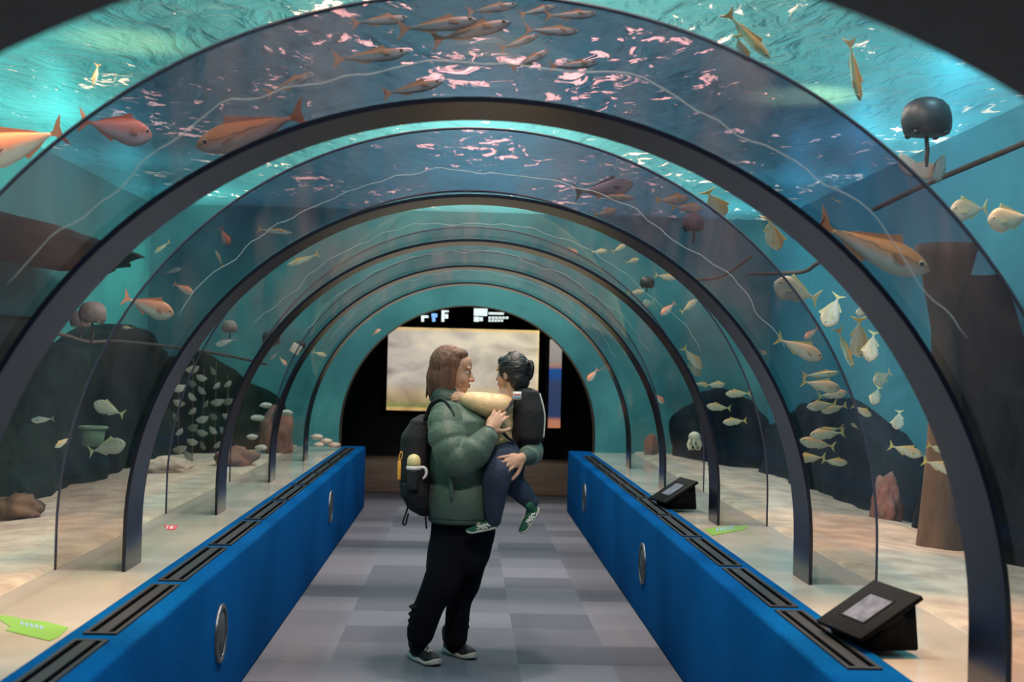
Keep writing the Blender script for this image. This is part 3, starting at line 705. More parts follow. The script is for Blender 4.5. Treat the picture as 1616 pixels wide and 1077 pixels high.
def build_fish(kind):
    H, T, pm, ms, mf = KIND[kind]
    root = bpy.data.objects.new('fish', None); COL.objects.link(root)
    def hh(s):
        if s < pm: return H*(.10+.90*math.sin(PI/2*(s/pm)**.75))
        u = (s-pm)/(1-pm); return H*((1-u)**1.15*(1+.55*u)) + .016*u
    def hw(s):
        if s < pm: return T*(.16+.84*math.sin(PI/2*(s/pm)**.7))
        u = (s-pm)/(1-pm); return T*((1-u)**1.1*(1+.4*u)) + .009*u
    bm = bmesh.new(); rings = []
    for i in range(27):
        s = (i/26); x = .5 - s*.84; a = hh(s); b = hw(s); z = -.012*math.sin(PI*s)
        rings.append([V((x, b*math.cos(2*PI*k/20)*(abs(math.cos(2*PI*k/20))**.08), z + a*math.sin(2*PI*k/20))) for k in range(20)])
    skin(bm, rings); obj('body', bm, ms, root)
    th = .005; f = 1.0 + (H-.08)*2
    obj('tail_fin', plate([(-.30, .013), (-.37, .03), (-.44, .10*f), (-.50, .145*f), (-.455, .05), (-.435, 0), (-.455, -.05), (-.50, -.135*f), (-.44, -.09*f), (-.37, -.03), (-.30, -.013)], th), mf, root, False)
    def edge(s): return hh(s)-.006-.012*math.sin(PI*s)
    ss = [.34, .38, .45, .55, .66, .78, .88]; up = [.02, .075, .06, .042, .035, .026, .006]
    obj('dorsal_fin', plate([(.5-.84*s, edge(s)+u*(.6+H*2.6)) for s, u in zip(ss, up)]+[(.5-.84*s, edge(s)-.01) for s in reversed(ss)], th*.8), mf, root, False)
    ss = [.60, .64, .72, .82, .90]; up = [.005, .05, .034, .024, .004]
    obj('anal_fin', plate([(.5-.84*s, -(hh(s)+.012*math.sin(PI*s)-.006)-u*(.6+H*2.6)) for s, u in zip(ss, up)]+[(.5-.84*s, -(hh(s)-.012)) for s in reversed(ss)], th*.8), mf, root, False)
    for sd in (-1, 1):
        o = obj('pectoral_fin', plate([(0, .012), (-.06, .022), (-.13, .006), (-.15, -.012), (-.08, -.022), (0, -.010)], .003), mf, root, False)
        o.location = (.5-.84*.27, sd*(hw(.27)+.003), -H*.25); o.rotation_euler = (0, .35, sd*-.30)
        bm = bmesh.new(); ell(bm, (0, 0, 0), .029, .010, .029, 14, 8); e = obj('eye', bm, M_eyew, root); e.location = (.5-.84*.11, sd*hw(.11)*.92, H*.22)
        bm = bmesh.new(); ell(bm, (0, 0, 0), .018, .006, .018, 12, 8); q = obj('pupil', bm, M_eyeb, e); q.location = (0, sd*.0072, 0)
    return root
PROTO = {}
def depth_on_ray(px, py, f):
    d = ray(px, py); y = 2.0; inside = True; ex = None; lim = 15.0
    while y < 15.0:
        p = CAM + d*(y/d.y)
        rr = math.hypot(p.x, p.z-ZC) if p.z > ZC else abs(p.x)
        if ex is None and rr > RO+.14: ex = y
        if ex is not None and (p.x < XL+.75 or p.x > XR-.45 or p.z > SURF-.10 or p.z < .66): lim = y; break
        y += .02
    if ex is None: ex = 14.4
    return max(ex, 2.4) + f*max(0.0, min(lim, 14.95)-ex)
def fish(kind, hx, hy, tx, ty, label, group=None, f=.35, yaw=0, roll=0, name='fish', cat='fish', flip=1):
    cx, cy = (hx+tx)/2, (hy+ty)/2; Y = depth_on_ray(cx, cy, f)
    h, t = at(hx, hy, Y), at(tx, ty, Y); c = (h+t)/2; L = (h-t).length; x = (h-t).normalized(); view = (c-CAM).normalized()
    z = view.cross(x).normalized()
    if z.z*flip < 0: z = -z
    y = z.cross(x)
    m = Matrix((x, y, z)).transposed().to_4x4()
    m = m @ Matrix.Rotation(math.radians(yaw), 4, 'Z') @ Matrix.Rotation(math.radians(roll), 4, 'X')
    if kind not in PROTO: r = PROTO[kind] = build_fish(kind)
    else: r = copy_thing(PROTO[kind])
    r.name = name; L = L/max(.3, math.cos(math.radians(yaw)))
    r.matrix_world = Matrix.Translation(c) @ m @ Matrix.Diagonal((L, L, L, 1))
    tag(r, label, cat, group); return r
G1 = 'school of slim fish above the tunnel crown'
F = [
('mackerel', 645, 28, 553, 37, 'slim fish at upper left of the crown school, just below the nearest joint edge', G1, .5, 10, -20),
('mackerel', 754, 32, 625, 47, 'long slim fish second from left in the top row of the crown school', G1, .3, 0, -15),
('mackerel', 807, 35, 679, 65, 'slim fish rising to the right with a warm lit back, centre of the crown school', G1, .25, 0, -15),
('mackerel', 645, 82, 522, 95, 'slim fish level with a pale belly, leftmost in the lower crown school', G1, .4, 0, -15),
('mackerel', 699, 129, 602, 150, 'lowest fish of the crown school, silver green, just above the nearest steel ring', G1, .3, 0, -10),
('mackerel', 852, 55, 787, 78, 'short slim fish rising right, under the centre of the crown school', G1, .4, 15, -15),
('mackerel', 869, 79, 804, 110, 'steeply rising slim fish right of the crown centre', G1, .3, 15, -15),
('mackerel', 914, 50, 826, 47, 'level greenish fish right of centre in the crown school', G1, .5, 0, -20),
('mackerel', 944, 99, 866, 106, 'dim green fish, rightmost and low in the crown school', G1, .6, 0, -15),
('mackerel', 817, 7, 735, 20, 'slim fish cut by the joint edge, topmost of the crown school', G1, .4, 0, -25),
('mackerel', 880, 9, 818, 24, 'dark slim fish with raised tail at the top of the crown school', G1, .6, 25, -25),
('mackerel', 942, 22, 858, 25, 'slim fish at upper right end of the crown school', G1, .5, 0, -20),
('mackerel', 494, 115, 419, 150, 'single slim fish rising right, left of the crown school', None, .4, 10, -10),
('bream', -42, 248, 104, 205, 'large red fish leaving the frame at far left, its tail towards the joint', None, .35, 0, 0),
('bream', 231, 213, 133, 192, 'plump orange backed fish at upper left, head down to the right', None, .25, 35, -10),
('amber', 309, 232, 486, 178, 'large orange backed fish with white belly swimming left over the nearest ring', None, .25, 0, -10),
('bream', 271, 496, 196, 470, 'plump orange and white fish between buoy and second ring at left', None, .35, 20, 0),
('bream', 304, 463, 274, 448, 'small red fish just above the plump orange and white one at left', None, .5, 10, 0),
('dim', 285, 424, 260, 432, 'dim brown fish above the small red one at left', None, .7, 20, 0),
('amber', 1466, 428, 1285, 352, 'large orange backed fish diving right, behind the nearest ring at right', None, .22, 0, 0),
('mackerel', 452, 420, 505, 400, 'pale fish with orange tail above the third ring on the left', None, .3, 0, 0),
('bream', 360, 386, 348, 360, 'red fish swimming steeply down, upper left between second and third rings', None, .5, 40, 0),
('mackerel', 340, 395, 352, 422, 'thin brownish fish pointing up beside the red steep one', None, .6, 10, 0),
('mackerel', 243, 400, 269, 381, 'thin pinkish fish above the grey buoy at left', None, .5, 0, 0),
('mackerel', 460, 368, 405, 362, 'thin orange lit fish near the surface at upper left of third ring', None, .5, 0, -20),
('jack', 193, 517, 211, 518, 'tiny yellow fish under the plump orange and white one at left', None, .5, 0, 0),
('mackerel', 147, 138, 155, 99, 'thin glinting yellow fish hanging upright in the upper left water', None, .35, 20, 0),
('silver', 149, 637, 196, 655, 'deep silver fish with forked yellow tail, upper of two at lower left', 'pair of silver fish at lower left', .25, 10, 0),
('silver', 198, 700, 139, 714, 'deep silver fish facing right, lower of two at lower left', 'pair of silver fish at lower left', .25, 0, 0),
('dim', 49, 664, 86, 661, 'dim green fish at far left below the nearest ring', None, .4, 0, 0),
('jack', 88, 706, 111, 690, 'faint pale fish low beside the joint edge at left', None, .4, 20, 0),
('dim', 340, 545, 372, 535, 'pinkish plump fish just below the small grey buoy at left', None, .5, 25, 0),
('dim', 424, 568, 441, 556, 'small dark fish below the tilted buoy at left', None, .5, 0, 0),
('jack', 515, 562, 494, 556, 'pale fish near the fifth ring at left', None, .6, 20, 0),
('bream', 452, 577, 441, 564, 'pinkish fish behind the fourth ring at left', None, .6, 0, 0),
('bream', 600, 520, 588, 529, 'small orange fish near the top left of the far arch', None, .6, 0, 0),
# upper right
('mackerel', 1215, 92, 1145, 18, 'slender grey fish diving right, near the top edge at right', None, .4, 20, 25),
('jack', 1180, 97, 1162, 56, 'pale fish beside the slender diving one at upper right', None, .3, 40, 30),
('mackerel', 1357, 157, 1340, 62, 'pale slender fish hanging head down, left of the big black buoy', None, .35, 20, 40),
('silver', 1494, 333, 1566, 328, 'round pale fish below the buoy rope, left of two', 'pair of round pale fish at the right edge', .35, 25, 0),
('silver', 1553, 350, 1638, 340, 'round pale fish cut by the right edge of the view', 'pair of round pale fish at the right edge', .3, 20, 0),
('jack', 1145, 340, 1114, 300, 'pale fish pointing steeply down above the second ring at right', None, .3, 55, 20),
('jack', 1227, 394, 1213, 342, 'pale fish head down, beside the nearest ring at upper right', None, .3, 55, 20),
]
G2 = 'small fish in the upper right bays'
F += [
('mackerel', 1001, 313, 940, 309, 'slim orange backed fish facing right under the second joint at upper right', G2, .35, 0, 0),
('jack', 974, 332, 937, 340, 'pale oval fish just above the third ring, right of the crown', G2, .3, 15, 0),
('jack', 1088, 313, 1034, 317, 'orange tailed fish facing right, higher of two over the brown buoy', G2, .35, 0, 0),
('jack', 1109, 329, 1059, 327, 'orange backed fish facing right, lower of two over the brown buoy', G2, .3, 0, 0),
('jack', 958, 396, 933, 398, 'small pale fish above the fourth ring, left of its neighbours', G2, .3, 0, 0),
('jack', 988, 386, 966, 398, 'small pale fish rising right near the third ring', G2, .3, 0, 0),
('jack', 1009, 409, 986, 415, 'small grey fish above the small black buoy', G2, .3, 15, 0),
('jack', 1067, 440, 1033, 434, 'pale fish with an orange edged back right of the small black buoy', G2, .3, 0, 0),
('jack', 1017, 460, 990, 463, 'pale fish just below the small black buoy', G2, .3, 0, 0),
('bream', 1043, 498, 1066, 477, 'orange fish curving down beside the third ring at right', G2, .35, 10, 0),
('jack', 1100, 473, 1074, 494, 'orange backed fish rising right, next to the second ring', G2, .3, 0, 0),
('silver', 1013, 481, 1034, 477, 'pinkish round fish seen head on below the small black buoy', G2, .35, 45, 0),
('bream', 912, 402, 897, 390, 'orange lit fish near the surface over the fourth ring', G2, .5, 20, 0),
]
G3 = 'fish in the middle bay at right between second and third rings'
F += [
('jack', 1108, 583, 1077, 547, 'yellow tailed fish diving right, highest in the middle bay at right', G3, .3, 15, 0),
('silver', 1108, 592, 1084, 576, 'pale round fish partly behind the diving yellow tailed one', G3, .35, 30, 0),
('jack', 1117, 608, 1094, 605, 'half hidden pale fish emerging from behind the third ring', G3, .35, 10, 0),
('jack', 1145, 607, 1112, 608, 'pale fish facing right, next to the half hidden one', G3, .3, 10, 0),
('jack', 1145, 622, 1186, 621, 'pale fish facing left with tail on the joint edge, middle bay at right', G3, .3, 0, 0),
('jack', 1115, 641, 1154, 645, 'pale fish facing left, second lowest in the middle bay at right', G3, .3, 0, 0),
('jack', 1141, 667, 1179, 664, 'pale orange finned fish facing left, lowest in the middle bay at right', G3, .3, 0, 0),
('bream', 1048, 637, 1031, 620, 'pinkish fish beside the fourth ring at right', None, .4, 10, 0),
('bream', 927, 602, 944, 582, 'small orange fish just right of the far arch', None, .5, 0, 0),
]
G4 = 'school of jack mackerel at right between first and second rings'
F += [
('silver', 1219, 446, 1296, 474, 'white fish with a big forked tail crossing the joint edge at right', None, .3, 20, 0),
('silver', 1302, 518, 1326, 462, 'plump round silver fish head down, upper part of the right school', G4, .2, 30, 0),
('tan', 1298, 566, 1224, 533, 'largest tan fish in the right school, clear eye, facing right', G4, .12, 0, 0),
('bream', 1269, 536, 1292, 517, 'small reddish fish above the largest tan fish', G4, .5, 10, 0),
('silver', 1349, 495, 1378, 488, 'pale fish half behind the nearest ring, top of the right school', G4, .3, 20, 0),
('jack', 1356, 564, 1356, 500, 'slim upright pale fish between plump and oval ones', G4, .2, 45, 0),
('mackerel', 1347, 582, 1321, 516, 'thin grey fish diving steeply right', G4, .2, 10, 20),
('silver', 1371, 572, 1380, 521, 'oval upright pinkish grey fish by the nearest ring', G4, .2, 25, 0),
('mackerel', 1325, 588, 1265, 594, 'slim fish just above the orange tan one facing right', G4, .35, 0, 0),
('tan', 1326, 614, 1264, 602, 'orange tan fish facing right, second of the tan pair', G4, .12, 0, 0),
('silver', 1376, 607, 1410, 586, 'pale round fish with yellow tail turned away', G4, .25, 35, -5),
('silver', 1377, 640, 1388, 609, 'pale round fish hanging below the turned away one', G4, .25, 35, -5),
('jack', 1337, 620, 1290, 626, 'grey fish facing right under the orange tan one', G4, .3, 0, 0),
('jack', 1273, 643, 1322, 637, 'silver green fish facing left, upper of an overlapping pair', G4, .15, 0, 0),
('jack', 1296, 650, 1337, 640, 'silver green fish facing left, lower of an overlapping pair', G4, .3, 0, 0),
('jack', 1376, 657, 1343, 640, 'grey oval fish facing down right across the joint edge', G4, .2, 10, 0),
('mackerel', 1285, 680, 1332, 676, 'slim silver fish facing left, third row from the bottom of the school', G4, .3, 0, 0),
('jack', 1278, 687, 1334, 683, 'silver fish with orange tail tip facing left, under a slim one', G4, .15, 0, 0),
('jack', 1262, 695, 1319, 706, 'bright silver fish facing left half behind the second ring', G4, .12, 0, 0),
('jack', 1255, 724, 1304, 722, 'yellowish fish facing left at the bottom of the school, against the ring', G4, .2, 0, 0),
('jack', 1337, 731, 1296, 727, 'orange backed fish facing right, lowest of the school', G4, .2, 0, 0),
('silver', 1415, 678, 1420, 647, 'small pale fish upright in the blue water right of the school', None, .3, 45, 10),
('jack', 1456, 719, 1402, 703, 'pale green fish facing right, alone in the blue water', None, .3, 0, 0),
('jack', 1500, 716, 1463, 702, 'pale fish vanishing behind the nearest ring, upper of two', None, .35, 0, 0),
('jack', 1510, 744, 1455, 727, 'bright pale fish vanishing behind the nearest ring, lower of two', None, .2, 0, 0),
('bream', 1478, 674, 1464, 668, 'tiny orange fish beside the nearest ring at right', None, .4, 0, 0),
('silver', 1450, 622, 1443, 603, 'small pale fish half hidden by the nearest ring at right', None, .3, 40, 0),
('jack', 1343, 668, 1356, 678, 'small dim fish on the joint edge beneath the grey oval fish', None, .3, 20, 0),
('bream', 1210, 560, 1198, 552, 'small orange fish peeping from behind the second ring at right', None, .4, 20, 0),
('mackerel', 1330, 322, 1312, 313, 'tiny white fish in the dark water at upper right', None, .4, 0, 0),
('dim', 1000, 290, 905, 305, 'dim reddish brown fish in the dark water right of the crown', None, .5, 0, 0),
]
for k_ in F:
    kind, hx, hy, tx, ty, lab, grp, f_, yw, rl = k_
    fish(kind, hx, hy, tx, ty, lab, grp, f_, yw, rl)
# ------------------------------------------------------------------ people
PY = 7.42; MPX = PY/FOC          # metres per pixel at the people's distance
def P(px, py, dy=0.0): return at(px, py, PY+dy)
M_skin = mat('warm_skin', (.52, .30, .21), .5, noise_scale=30, color2=(.56, .33, .24), spec=.3)
M_hairb = mat('brown_hair', (.13, .055, .035), .5, bump=.8, bump_scale=60, stretch=(1, 1, .12), noise_scale=40, color2=(.20, .085, .055))
M_hairk = mat('black_hair', (.010, .009, .012), .4, bump=.7, bump_scale=60, stretch=(.3, 1, 1))
M_puff = mat('green_nylon', (.075, .125, .098), .52, spec=.35, bump=.8, bump_scale=11, noise_scale=6, color2=(.09, .14, .11), sheen=.1)
M_puffd = mat('dark_green_ribbing', (.035, .065, .055), .7)
M_trou = mat('black_trousers', (.006, .006, .009), .9, spec=.15, bump=.3, bump_scale=12)
M_beige = mat('beige_nylon', (.74, .50, .27), .5, bump=.3, bump_scale=20)
M_jean = mat('navy_denim', (.020, .032, .065), .85, bump=.3, bump_scale=60, noise_scale=14, color2=(.03, .045, .085))
M_pack = mat('black_pack_cloth', (.008, .008, .011), .8, bump=.3, bump_scale=80); M_strap = mat('black_webbing', (.014, .015, .022), .7)
M_sole = mat('off_white_rubber', (.52, .50, .44), .6); M_shoe = mat('black_knit', (.012, .012, .015), .7); M_lace = mat('grey_lace', (.42, .40, .40), .8)
M_gshoe = mat('green_suede', (.012, .10, .06), .75); M_wstripe = mat('white_stripe', (.66, .66, .60), .6)
M_eyes = mat('eye_white', (.75, .73, .70), .2); M_iris = mat('dark_iris', (.03, .018, .012), .1); M_lip = mat('lip', (.42, .17, .14), .5)

def basis(o, x, z):
    x = V(x).normalized(); y = V(z).cross(x).normalized(); z = x.cross(y)
    return Matrix.Translation(o) @ Matrix((x, y, z)).transposed().to_4x4()
def add_local(bm, M, build):
    t = bmesh.new(); build(t); t.transform(M); me = bpy.data.meshes.new('t'); t.to_mesh(me); t.free(); bm.from_mesh(me); bpy.data.meshes.remove(me)
def head_shape(t):
    ell(t, (-.012, 0, .022), .098, .078, .103); ell(t, (.034, 0, -.030), .062, .060, .088); ell(t, (.050, 0, -.088), .042, .042, .030)
    ell(t, (.045, 0, .045), .055, .062, .055); ell(t, (.058, .034, -.035), .030, .026, .030); ell(t, (.058, -.034, -.035), .030, .026, .030)
    tube(t, [(.090, 0, .012), (.104, 0, -.014), (.112, 0, -.034)], [.009, .011, .014], 10)
    for s in (-1, 1):
        ell(t, (.100, s*.011, -.038), .011, .010, .009); ell(t, (-.006, s*.078, -.014), .020, .010, .033)
        ell(t, (.085, s*.030, .026), .014, .024, .010)
    ell(t, (.091, 0, -.062), .012, .022, .007); ell(t, (.089, 0, -.074), .013, .019, .008)
    tube(t, [(-.02, 0, -.06), (-.028, 0, -.15), (-.035, 0, -.22)], [.056, .054, .062], 14)
def face_parts(body, M, s):
    for sd in (-1, 1):
        bm = bmesh.new(); add_local(bm, M, lambda t: ell(t, (.080, sd*.030, .004), .012, .012, .0075)); e = obj('eye', bm, M_eyes, body)
        bm = bmesh.new(); add_local(bm, M, lambda t: ell(t, (.0895, sd*.031, .004), .004, .0060, .0060, 12, 8)); obj('iris', bm, M_iris, e)
        bm = bmesh.new(); add_local(bm, M, lambda t: tube(t, [(.097, sd*.012, .024), (.094, sd*.030, .030), (.078, sd*.048, .026)], [.003, .004, .002], 6, sub=3)); obj('eyebrow', bm, M_hairb if s > .9 else M_hairk, body)
    bm = bmesh.new(); add_local(bm, M, lambda t: (ell(t, (.1015, 0, -.063), .004, .019, .005), ell(t, (.1005, 0, -.073), .0045, .016, .005))); obj('lips', bm, M_lip, body)
def hand_shape(t, curl=.5, spread=.25, side=1, fan=0):
    """wrist at origin, fingers along +x, palm facing -z, thumb on the side*y side"""
    ell(t, (.050, 0, 0), .052, .041, .017); ell(t, (.022, side*.020, -.006), .034, .022, .018)
    tube(t, [(-.02, 0, 0), (0, 0, 0), (.03, 0, 0)], [.027, .026, .028], 12, flat=.75)
    for k, (oy, ln) in enumerate(((.031, .072), (.011, .080), (-.010, .074), (-.030, .058))):
        y = oy*side; a = spread*(oy/.031)*side*.45
        p = V((.088 - .008*abs(k-1.2), y, .004)); pts = [p]; b = .06+.08*k*fan
        for q, fr in enumerate((.44, .32, .24)):
            b += curl*(.5, .8, .6)[q]
            d = V((math.cos(b)*math.cos(a), math.sin(a), -math.sin(b))); p = p + d*ln*fr; pts.append(p)
        tube(t, pts, [.0098, .0092, .0085, .0072], 10, sub=3)
    p = V((.020, side*.034, -.006)); b = .15; pts = [p]
    for q, ln in enumerate((.036, .030, .024)):
        a = (.85, .55, .40)[q]; d = V((math.cos(a), side*math.sin(a), -(.25+.25*curl*q))).normalized(); p = p + d*ln; pts.append(p)
    tube(t, pts, [.0135, .0115, .0105, .0085], 10, sub=3)
def limb(bm, pts, rad, n=16, sub=6, quilt=None, flat=1.0): tube(bm, pts, rad, n, sub=sub, quilt=quilt, flat=flat)
def rows_loft(bm, rows, quilt=None, n=28, steps=6, sq=.85):
    """rows: (py, px, half width px, half depth m, dy)"""
    pts = [V((r[1], r[0], 0)) for r in rows]
    out = []
    for i in range(len(rows)-1):
        a, b = rows[i], rows[i+1]
        for k in range(steps + (i == len(rows)-2)):
            s = k/steps; s2 = s*s*(3-2*s)*.5 + s*.5; out.append([x+(y-x)*(s if j == 0 else s2) for j, (x, y) in enumerate(zip(a, b))])
    rings = []
    for py, px, hw, hd, dy in out:
        q = 1.0
        if quilt: q = 1 + quilt[2]*(abs(math.sin(PI*(py-quilt[0])/quilt[1]))**.5 - .75)
        c = P(px, py, dy); r = []
        for k in range(n):
            a = 2*PI*k/n; ca, sa = math.cos(a), math.sin(a)
            r.append(c + V((hw*MPX*q*math.copysign(abs(ca)**sq, ca), hd*q*math.copysign(abs(sa)**sq, sa), 0)))
        rings.append(r)
    skin(bm, rings)

# ---- adult
headA = basis(P(714, 586, .02), (1, -.05, -.10), (.10, 0, 1))
wr_near = P(772, 678, -.27); wr_far = P(823, 723, -.235)
hand_near = basis(wr_near, P(800, 640, -.20)-wr_near, (-.2, -1, -.1)); hand_far = basis(wr_far, P(785, 737, -.33)-wr_far, (.1, -1, .25))
bm = bmesh.new(); add_local(bm, headA, head_shape)
limb(bm, [P(708, 622), P(722, 660), P(730, 740), P(732, 810)], [.06, .13, .14, .14])
limb(bm, [P(706, 650, -.17), P(722, 732, -.25), P(757, 700, -.28), wr_near], [.05, .045, .038, .028])
limb(bm, [P(735, 652, .17), P(800, 690, .22), P(838, 714, -.02), P(831, 720, -.15), wr_far], [.05, .04, .03, .026, .022])
limb(bm, [P(716, 830, -.06), P(699, 915, -.08), P(678, 955, -.04), P(664, 1008, .03)], [.07, .06, .048, .040]); limb(bm, [P(744, 830, .08), P(734, 915, .07), P(724, 955, .11), P(718, 1012, .17)], [.07, .058, .045, .038])
add_local(bm, hand_near, lambda t: hand_shape(t, .50, .35, -1)); add_local(bm, hand_far, lambda t: hand_shape(t, .42, .55, 1))
adult = fused('person', bm, M_skin, None, .0045, 2)
tag(adult, 'person in green puffer jacket and black trousers standing in the walkway, carrying a child', 'person')
face_parts(adult, headA, 1.0)
def hairA(t):
    ell(t, (-.030, 0, .034), .100, .092, .106); ell(t, (-.062, 0, -.055), .060, .088, .105); ell(t, (.016, 0, .088), .060, .072, .042)
    ell(t, (-.020, -.072, -.045), .050, .024, .095); ell(t, (-.020, .072, -.045), .050, .024, .095)
    rs = random.Random(3)
    for k in range(22):
        a = rs.uniform(-1, 1); x0 = rs.uniform(-.11, -.02)
        tube(t, [(x0, .085*a, .05), (x0-.015, .098*a, -.05), (x0-.02+.03*rs.random(), .09*a, -.135-.03*rs.random())], [.012, .012, .005], 8, sub=3)
bm = bmesh.new(); add_local(bm, headA, hairA); fused('hair', bm, M_hairb, adult, .005, 3)
# jacket with its sleeves is one garment
bm = bmesh.new()
rows_loft(bm, [(630, 706, 22, .09, 0), (640, 712, 36, .19, 0), (662, 727, 51, .235, 0), (700, 731, 54, .25, 0), (745, 731, 55, .25, 0), (790, 732, 58, .255, 0), (812, 732, 57, .25, 0), (820, 731, 53, .235, 0)], quilt=(640, 60, .10), n=48)
limb(bm, [P(702, 655, -.18), P(706, 690, -.235), P(722, 724, -.275), P(748, 714, -.295), P(769, 690, -.285)], [.088, .098, .098, .084, .056], 24, 8, quilt=(.080, .10))
limb(bm, [P(735, 655, .17), P(785, 684, .25), P(828, 704, .16), P(838, 714, -.02), P(833, 720, -.16)], [.09, .085, .078, .066, .052], 20, 8, quilt=(.10, .10))
jacket = fused('puffer_jacket', bm, M_puff, adult, .006, 2)
bm = bmesh.new(); rings = []
for py, hw, hd, dx in ((612, 19, .068, -4), (622, 23, .085, -2), (634, 28, .11, 0)):
    c = P(706+dx, py); rings.append([c+V((hw*MPX*math.cos(2*PI*k/28), hd*math.sin(2*PI*k/28), 0)) for k in range(28)])
skin(bm, rings, False); o = obj('collar', bm, M_puffd, jacket); md = o.modifiers.new('thick', 'SOLIDIFY'); md.thickness = .014
bm = bmesh.new(); tube(bm, [P(766, 694, -.285), P(770.5, 683, -.275)], [.047, .041], 18); obj('cuff', bm, M_puffd, jacket)
bm = bmesh.new(); tube(bm, [P(833, 720.5, -.165), P(828, 722, -.205)], [.050, .042], 18); obj('cuff', bm, M_puffd, jacket)
bm = bmesh.new(); tube(bm, [P(711, 738, -.242), P(712, 760, -.262), P(713, 784, -.262)], [.020, .024, .020], 12, sub=3, flat=.5); obj('pocket_welt', bm, M_puff, jacket)
bm = bmesh.new(); rings = []
for py, g in ((815, 1.0), (818, 1.03), (822, 1.0), (822, .93)):
    c = P(731, py); rings.append([c+V((54*MPX*g*math.copysign(abs(math.cos(a))**.85, math.cos(a)), .240*g*math.copysign(abs(math.sin(a))**.85, math.sin(a)), 0)) for a in [2*PI*k/40 for k in range(40)]])
skin(bm, rings, False); obj('hem', bm, M_puffd, jacket)
# trousers
bm = bmesh.new()
rows_loft(bm, [(806, 732, 50, .17, 0), (840, 731, 51, .18, 0), (875, 724, 50, .175, 0), (900, 718, 46, .15, 0)], n=32)
limb(bm, [P(716, 860, -.06), P(699, 915, -.08), P(678, 955, -.04), P(663, 1001, .025)], [.115, .100, .080, .074], 20, 8)
limb(bm, [P(744, 860, .08), P(734, 915, .07), P(724, 955, .11), P(719, 1008, .165)], [.105, .088, .066, .064], 20, 8)
for k in range(4): ell(bm, P(667-k, 958+11*k, -.03+.012*k), .078, .080, .014, 18, 8)
for k in range(3): ell(bm, P(722, 968+11*k, .12+.012*k), .068, .072, .013, 18, 8)
fused('trousers', bm, M_trou, adult, .008, 4)
for a, b in ((P(664, 998, .02), P(661, 1024, .04)), (P(719, 1004, .16), P(717, 1020, .18))):
    bm = bmesh.new(); tube(bm, [a, b], [.046, .044], 16); obj('sock', bm, M_trou, adult)
def shoe(parent, M, L, m_up, m_sole, m_lace, name, stripes=False, sole_h=.028):
    k_ = L/.29
    def outline(s):  # half width along the foot, 0 heel to 1 toe
        return L*(.115+.055*math.sin(PI*min(1, max(0, (s-.12)/.95)))**1.0)*math.sqrt(max(0, 1-(2*s-1)**8))+.002
    bm = bmesh.new(); rings = []
    for i in range(25):
        s = i/24; x = L*s; wv = .004*math.sin(s*14)*k_; b = outline(s); lift = L*.05*max(0, (s-.75)/.25)**2
        r = []
        for k in range(16):
            a = 2*PI*k/16; r.append((x, b*math.copysign(abs(math.cos(a))**.4, math.cos(a)), lift + sole_h*k_*.5 + sole_h*k_*.5*math.copysign(abs(math.sin(a))**.4, math.sin(a)) + (wv if math.sin(a) > 0 else 0)))
        rings.append([V(p) for p in r])
    skin(bm, rings); bm.transform(M); so = obj('sole', bm, m_sole, None)
    bm = bmesh.new(); rings = []
    for i in range(25):
        s = i/24; x = L*(.015+.965*s); b = outline(s)*.93; lift = L*.05*max(0, (s-.75)/.25)**2
        h = L*(.30*(1-s)**.5*(s < .28) + (s >= .28)*(.09+.165*(max(0, 1-(s-.28)/.72))**1.1)); h = max(h, L*.05)
        if s > .9: h *= .75
        r = []
        for k in range(16):
            a = 2*PI*k/16; sz = math.sin(a); taper = 1 - .40*max(0, sz)*(h/(L*.28))
            r.append(V((x, b*taper*math.copysign(abs(math.cos(a))**.6, math.cos(a)), lift + sole_h*k_*.75 + (h*max(0, sz)**.75 if sz > 0 else -.006*k_))))
        rings.append(r)
    skin(bm, rings); tube(bm, [(L*.17, 0, sole_h+L*.16), (L*.14, 0, L*.42)], L*.145, 16)
    bm.transform(M); up = fused(name, bm, m_up, parent, .0045 if L > .2 else .003, 3)
    so.parent = up
    if stripes:
        for sd in (-1, 1):
            for (xa, za, xb, zb) in ((.34, .10, .56, .25), (.44, .10, .62, .235), (.30, .23, .66, .12), (.24, .15, .44, .24)):
                bm = bmesh.new(); tube(bm, [(L*xa, sd*outline(xa)*.97, L*za), (L*(xa+xb)/2, sd*outline((xa+xb)/2)*.90, L*(za+zb)/2), (L*xb, sd*outline(xb)*.70, L*zb*.93)], .0052, 8, sub=3); bm.transform(M); obj('stripe', bm, m_lace, up)
    else:
        for k in range(4):
            x = L*(.36+.09*k); z = sole_h + L*(.235-.040*k); bm = bmesh.new()
            tube(bm, [(x, -L*.085, z-.018), (x+.012, 0, z+.012), (x+.024, L*.085, z-.018)], .0052, 8, sub=3); tube(bm, [(x+.024, -L*.085, z-.024), (x+.012, 0, z+.009), (x, L*.085, z-.012)], .0052, 8, sub=3)
            bm.transform(M); obj('lace', bm, m_lace, up)
    return up
for (hx, hy), (tx, ty) in (((646, 1036), (694, 1055)), ((699, 1027), (752, 1044))):
    a = ground_at(hx, hy, 0); b = ground_at(tx, ty, 0); d = (b-a).normalized(); c = (a+b)/2; o_ = c - d*.145
    shoe(adult, basis(V((o_.x, o_.y, .001)), d, (0, 0, 1)), .29, M_shoe, M_sole, M_lace, 'trainer')

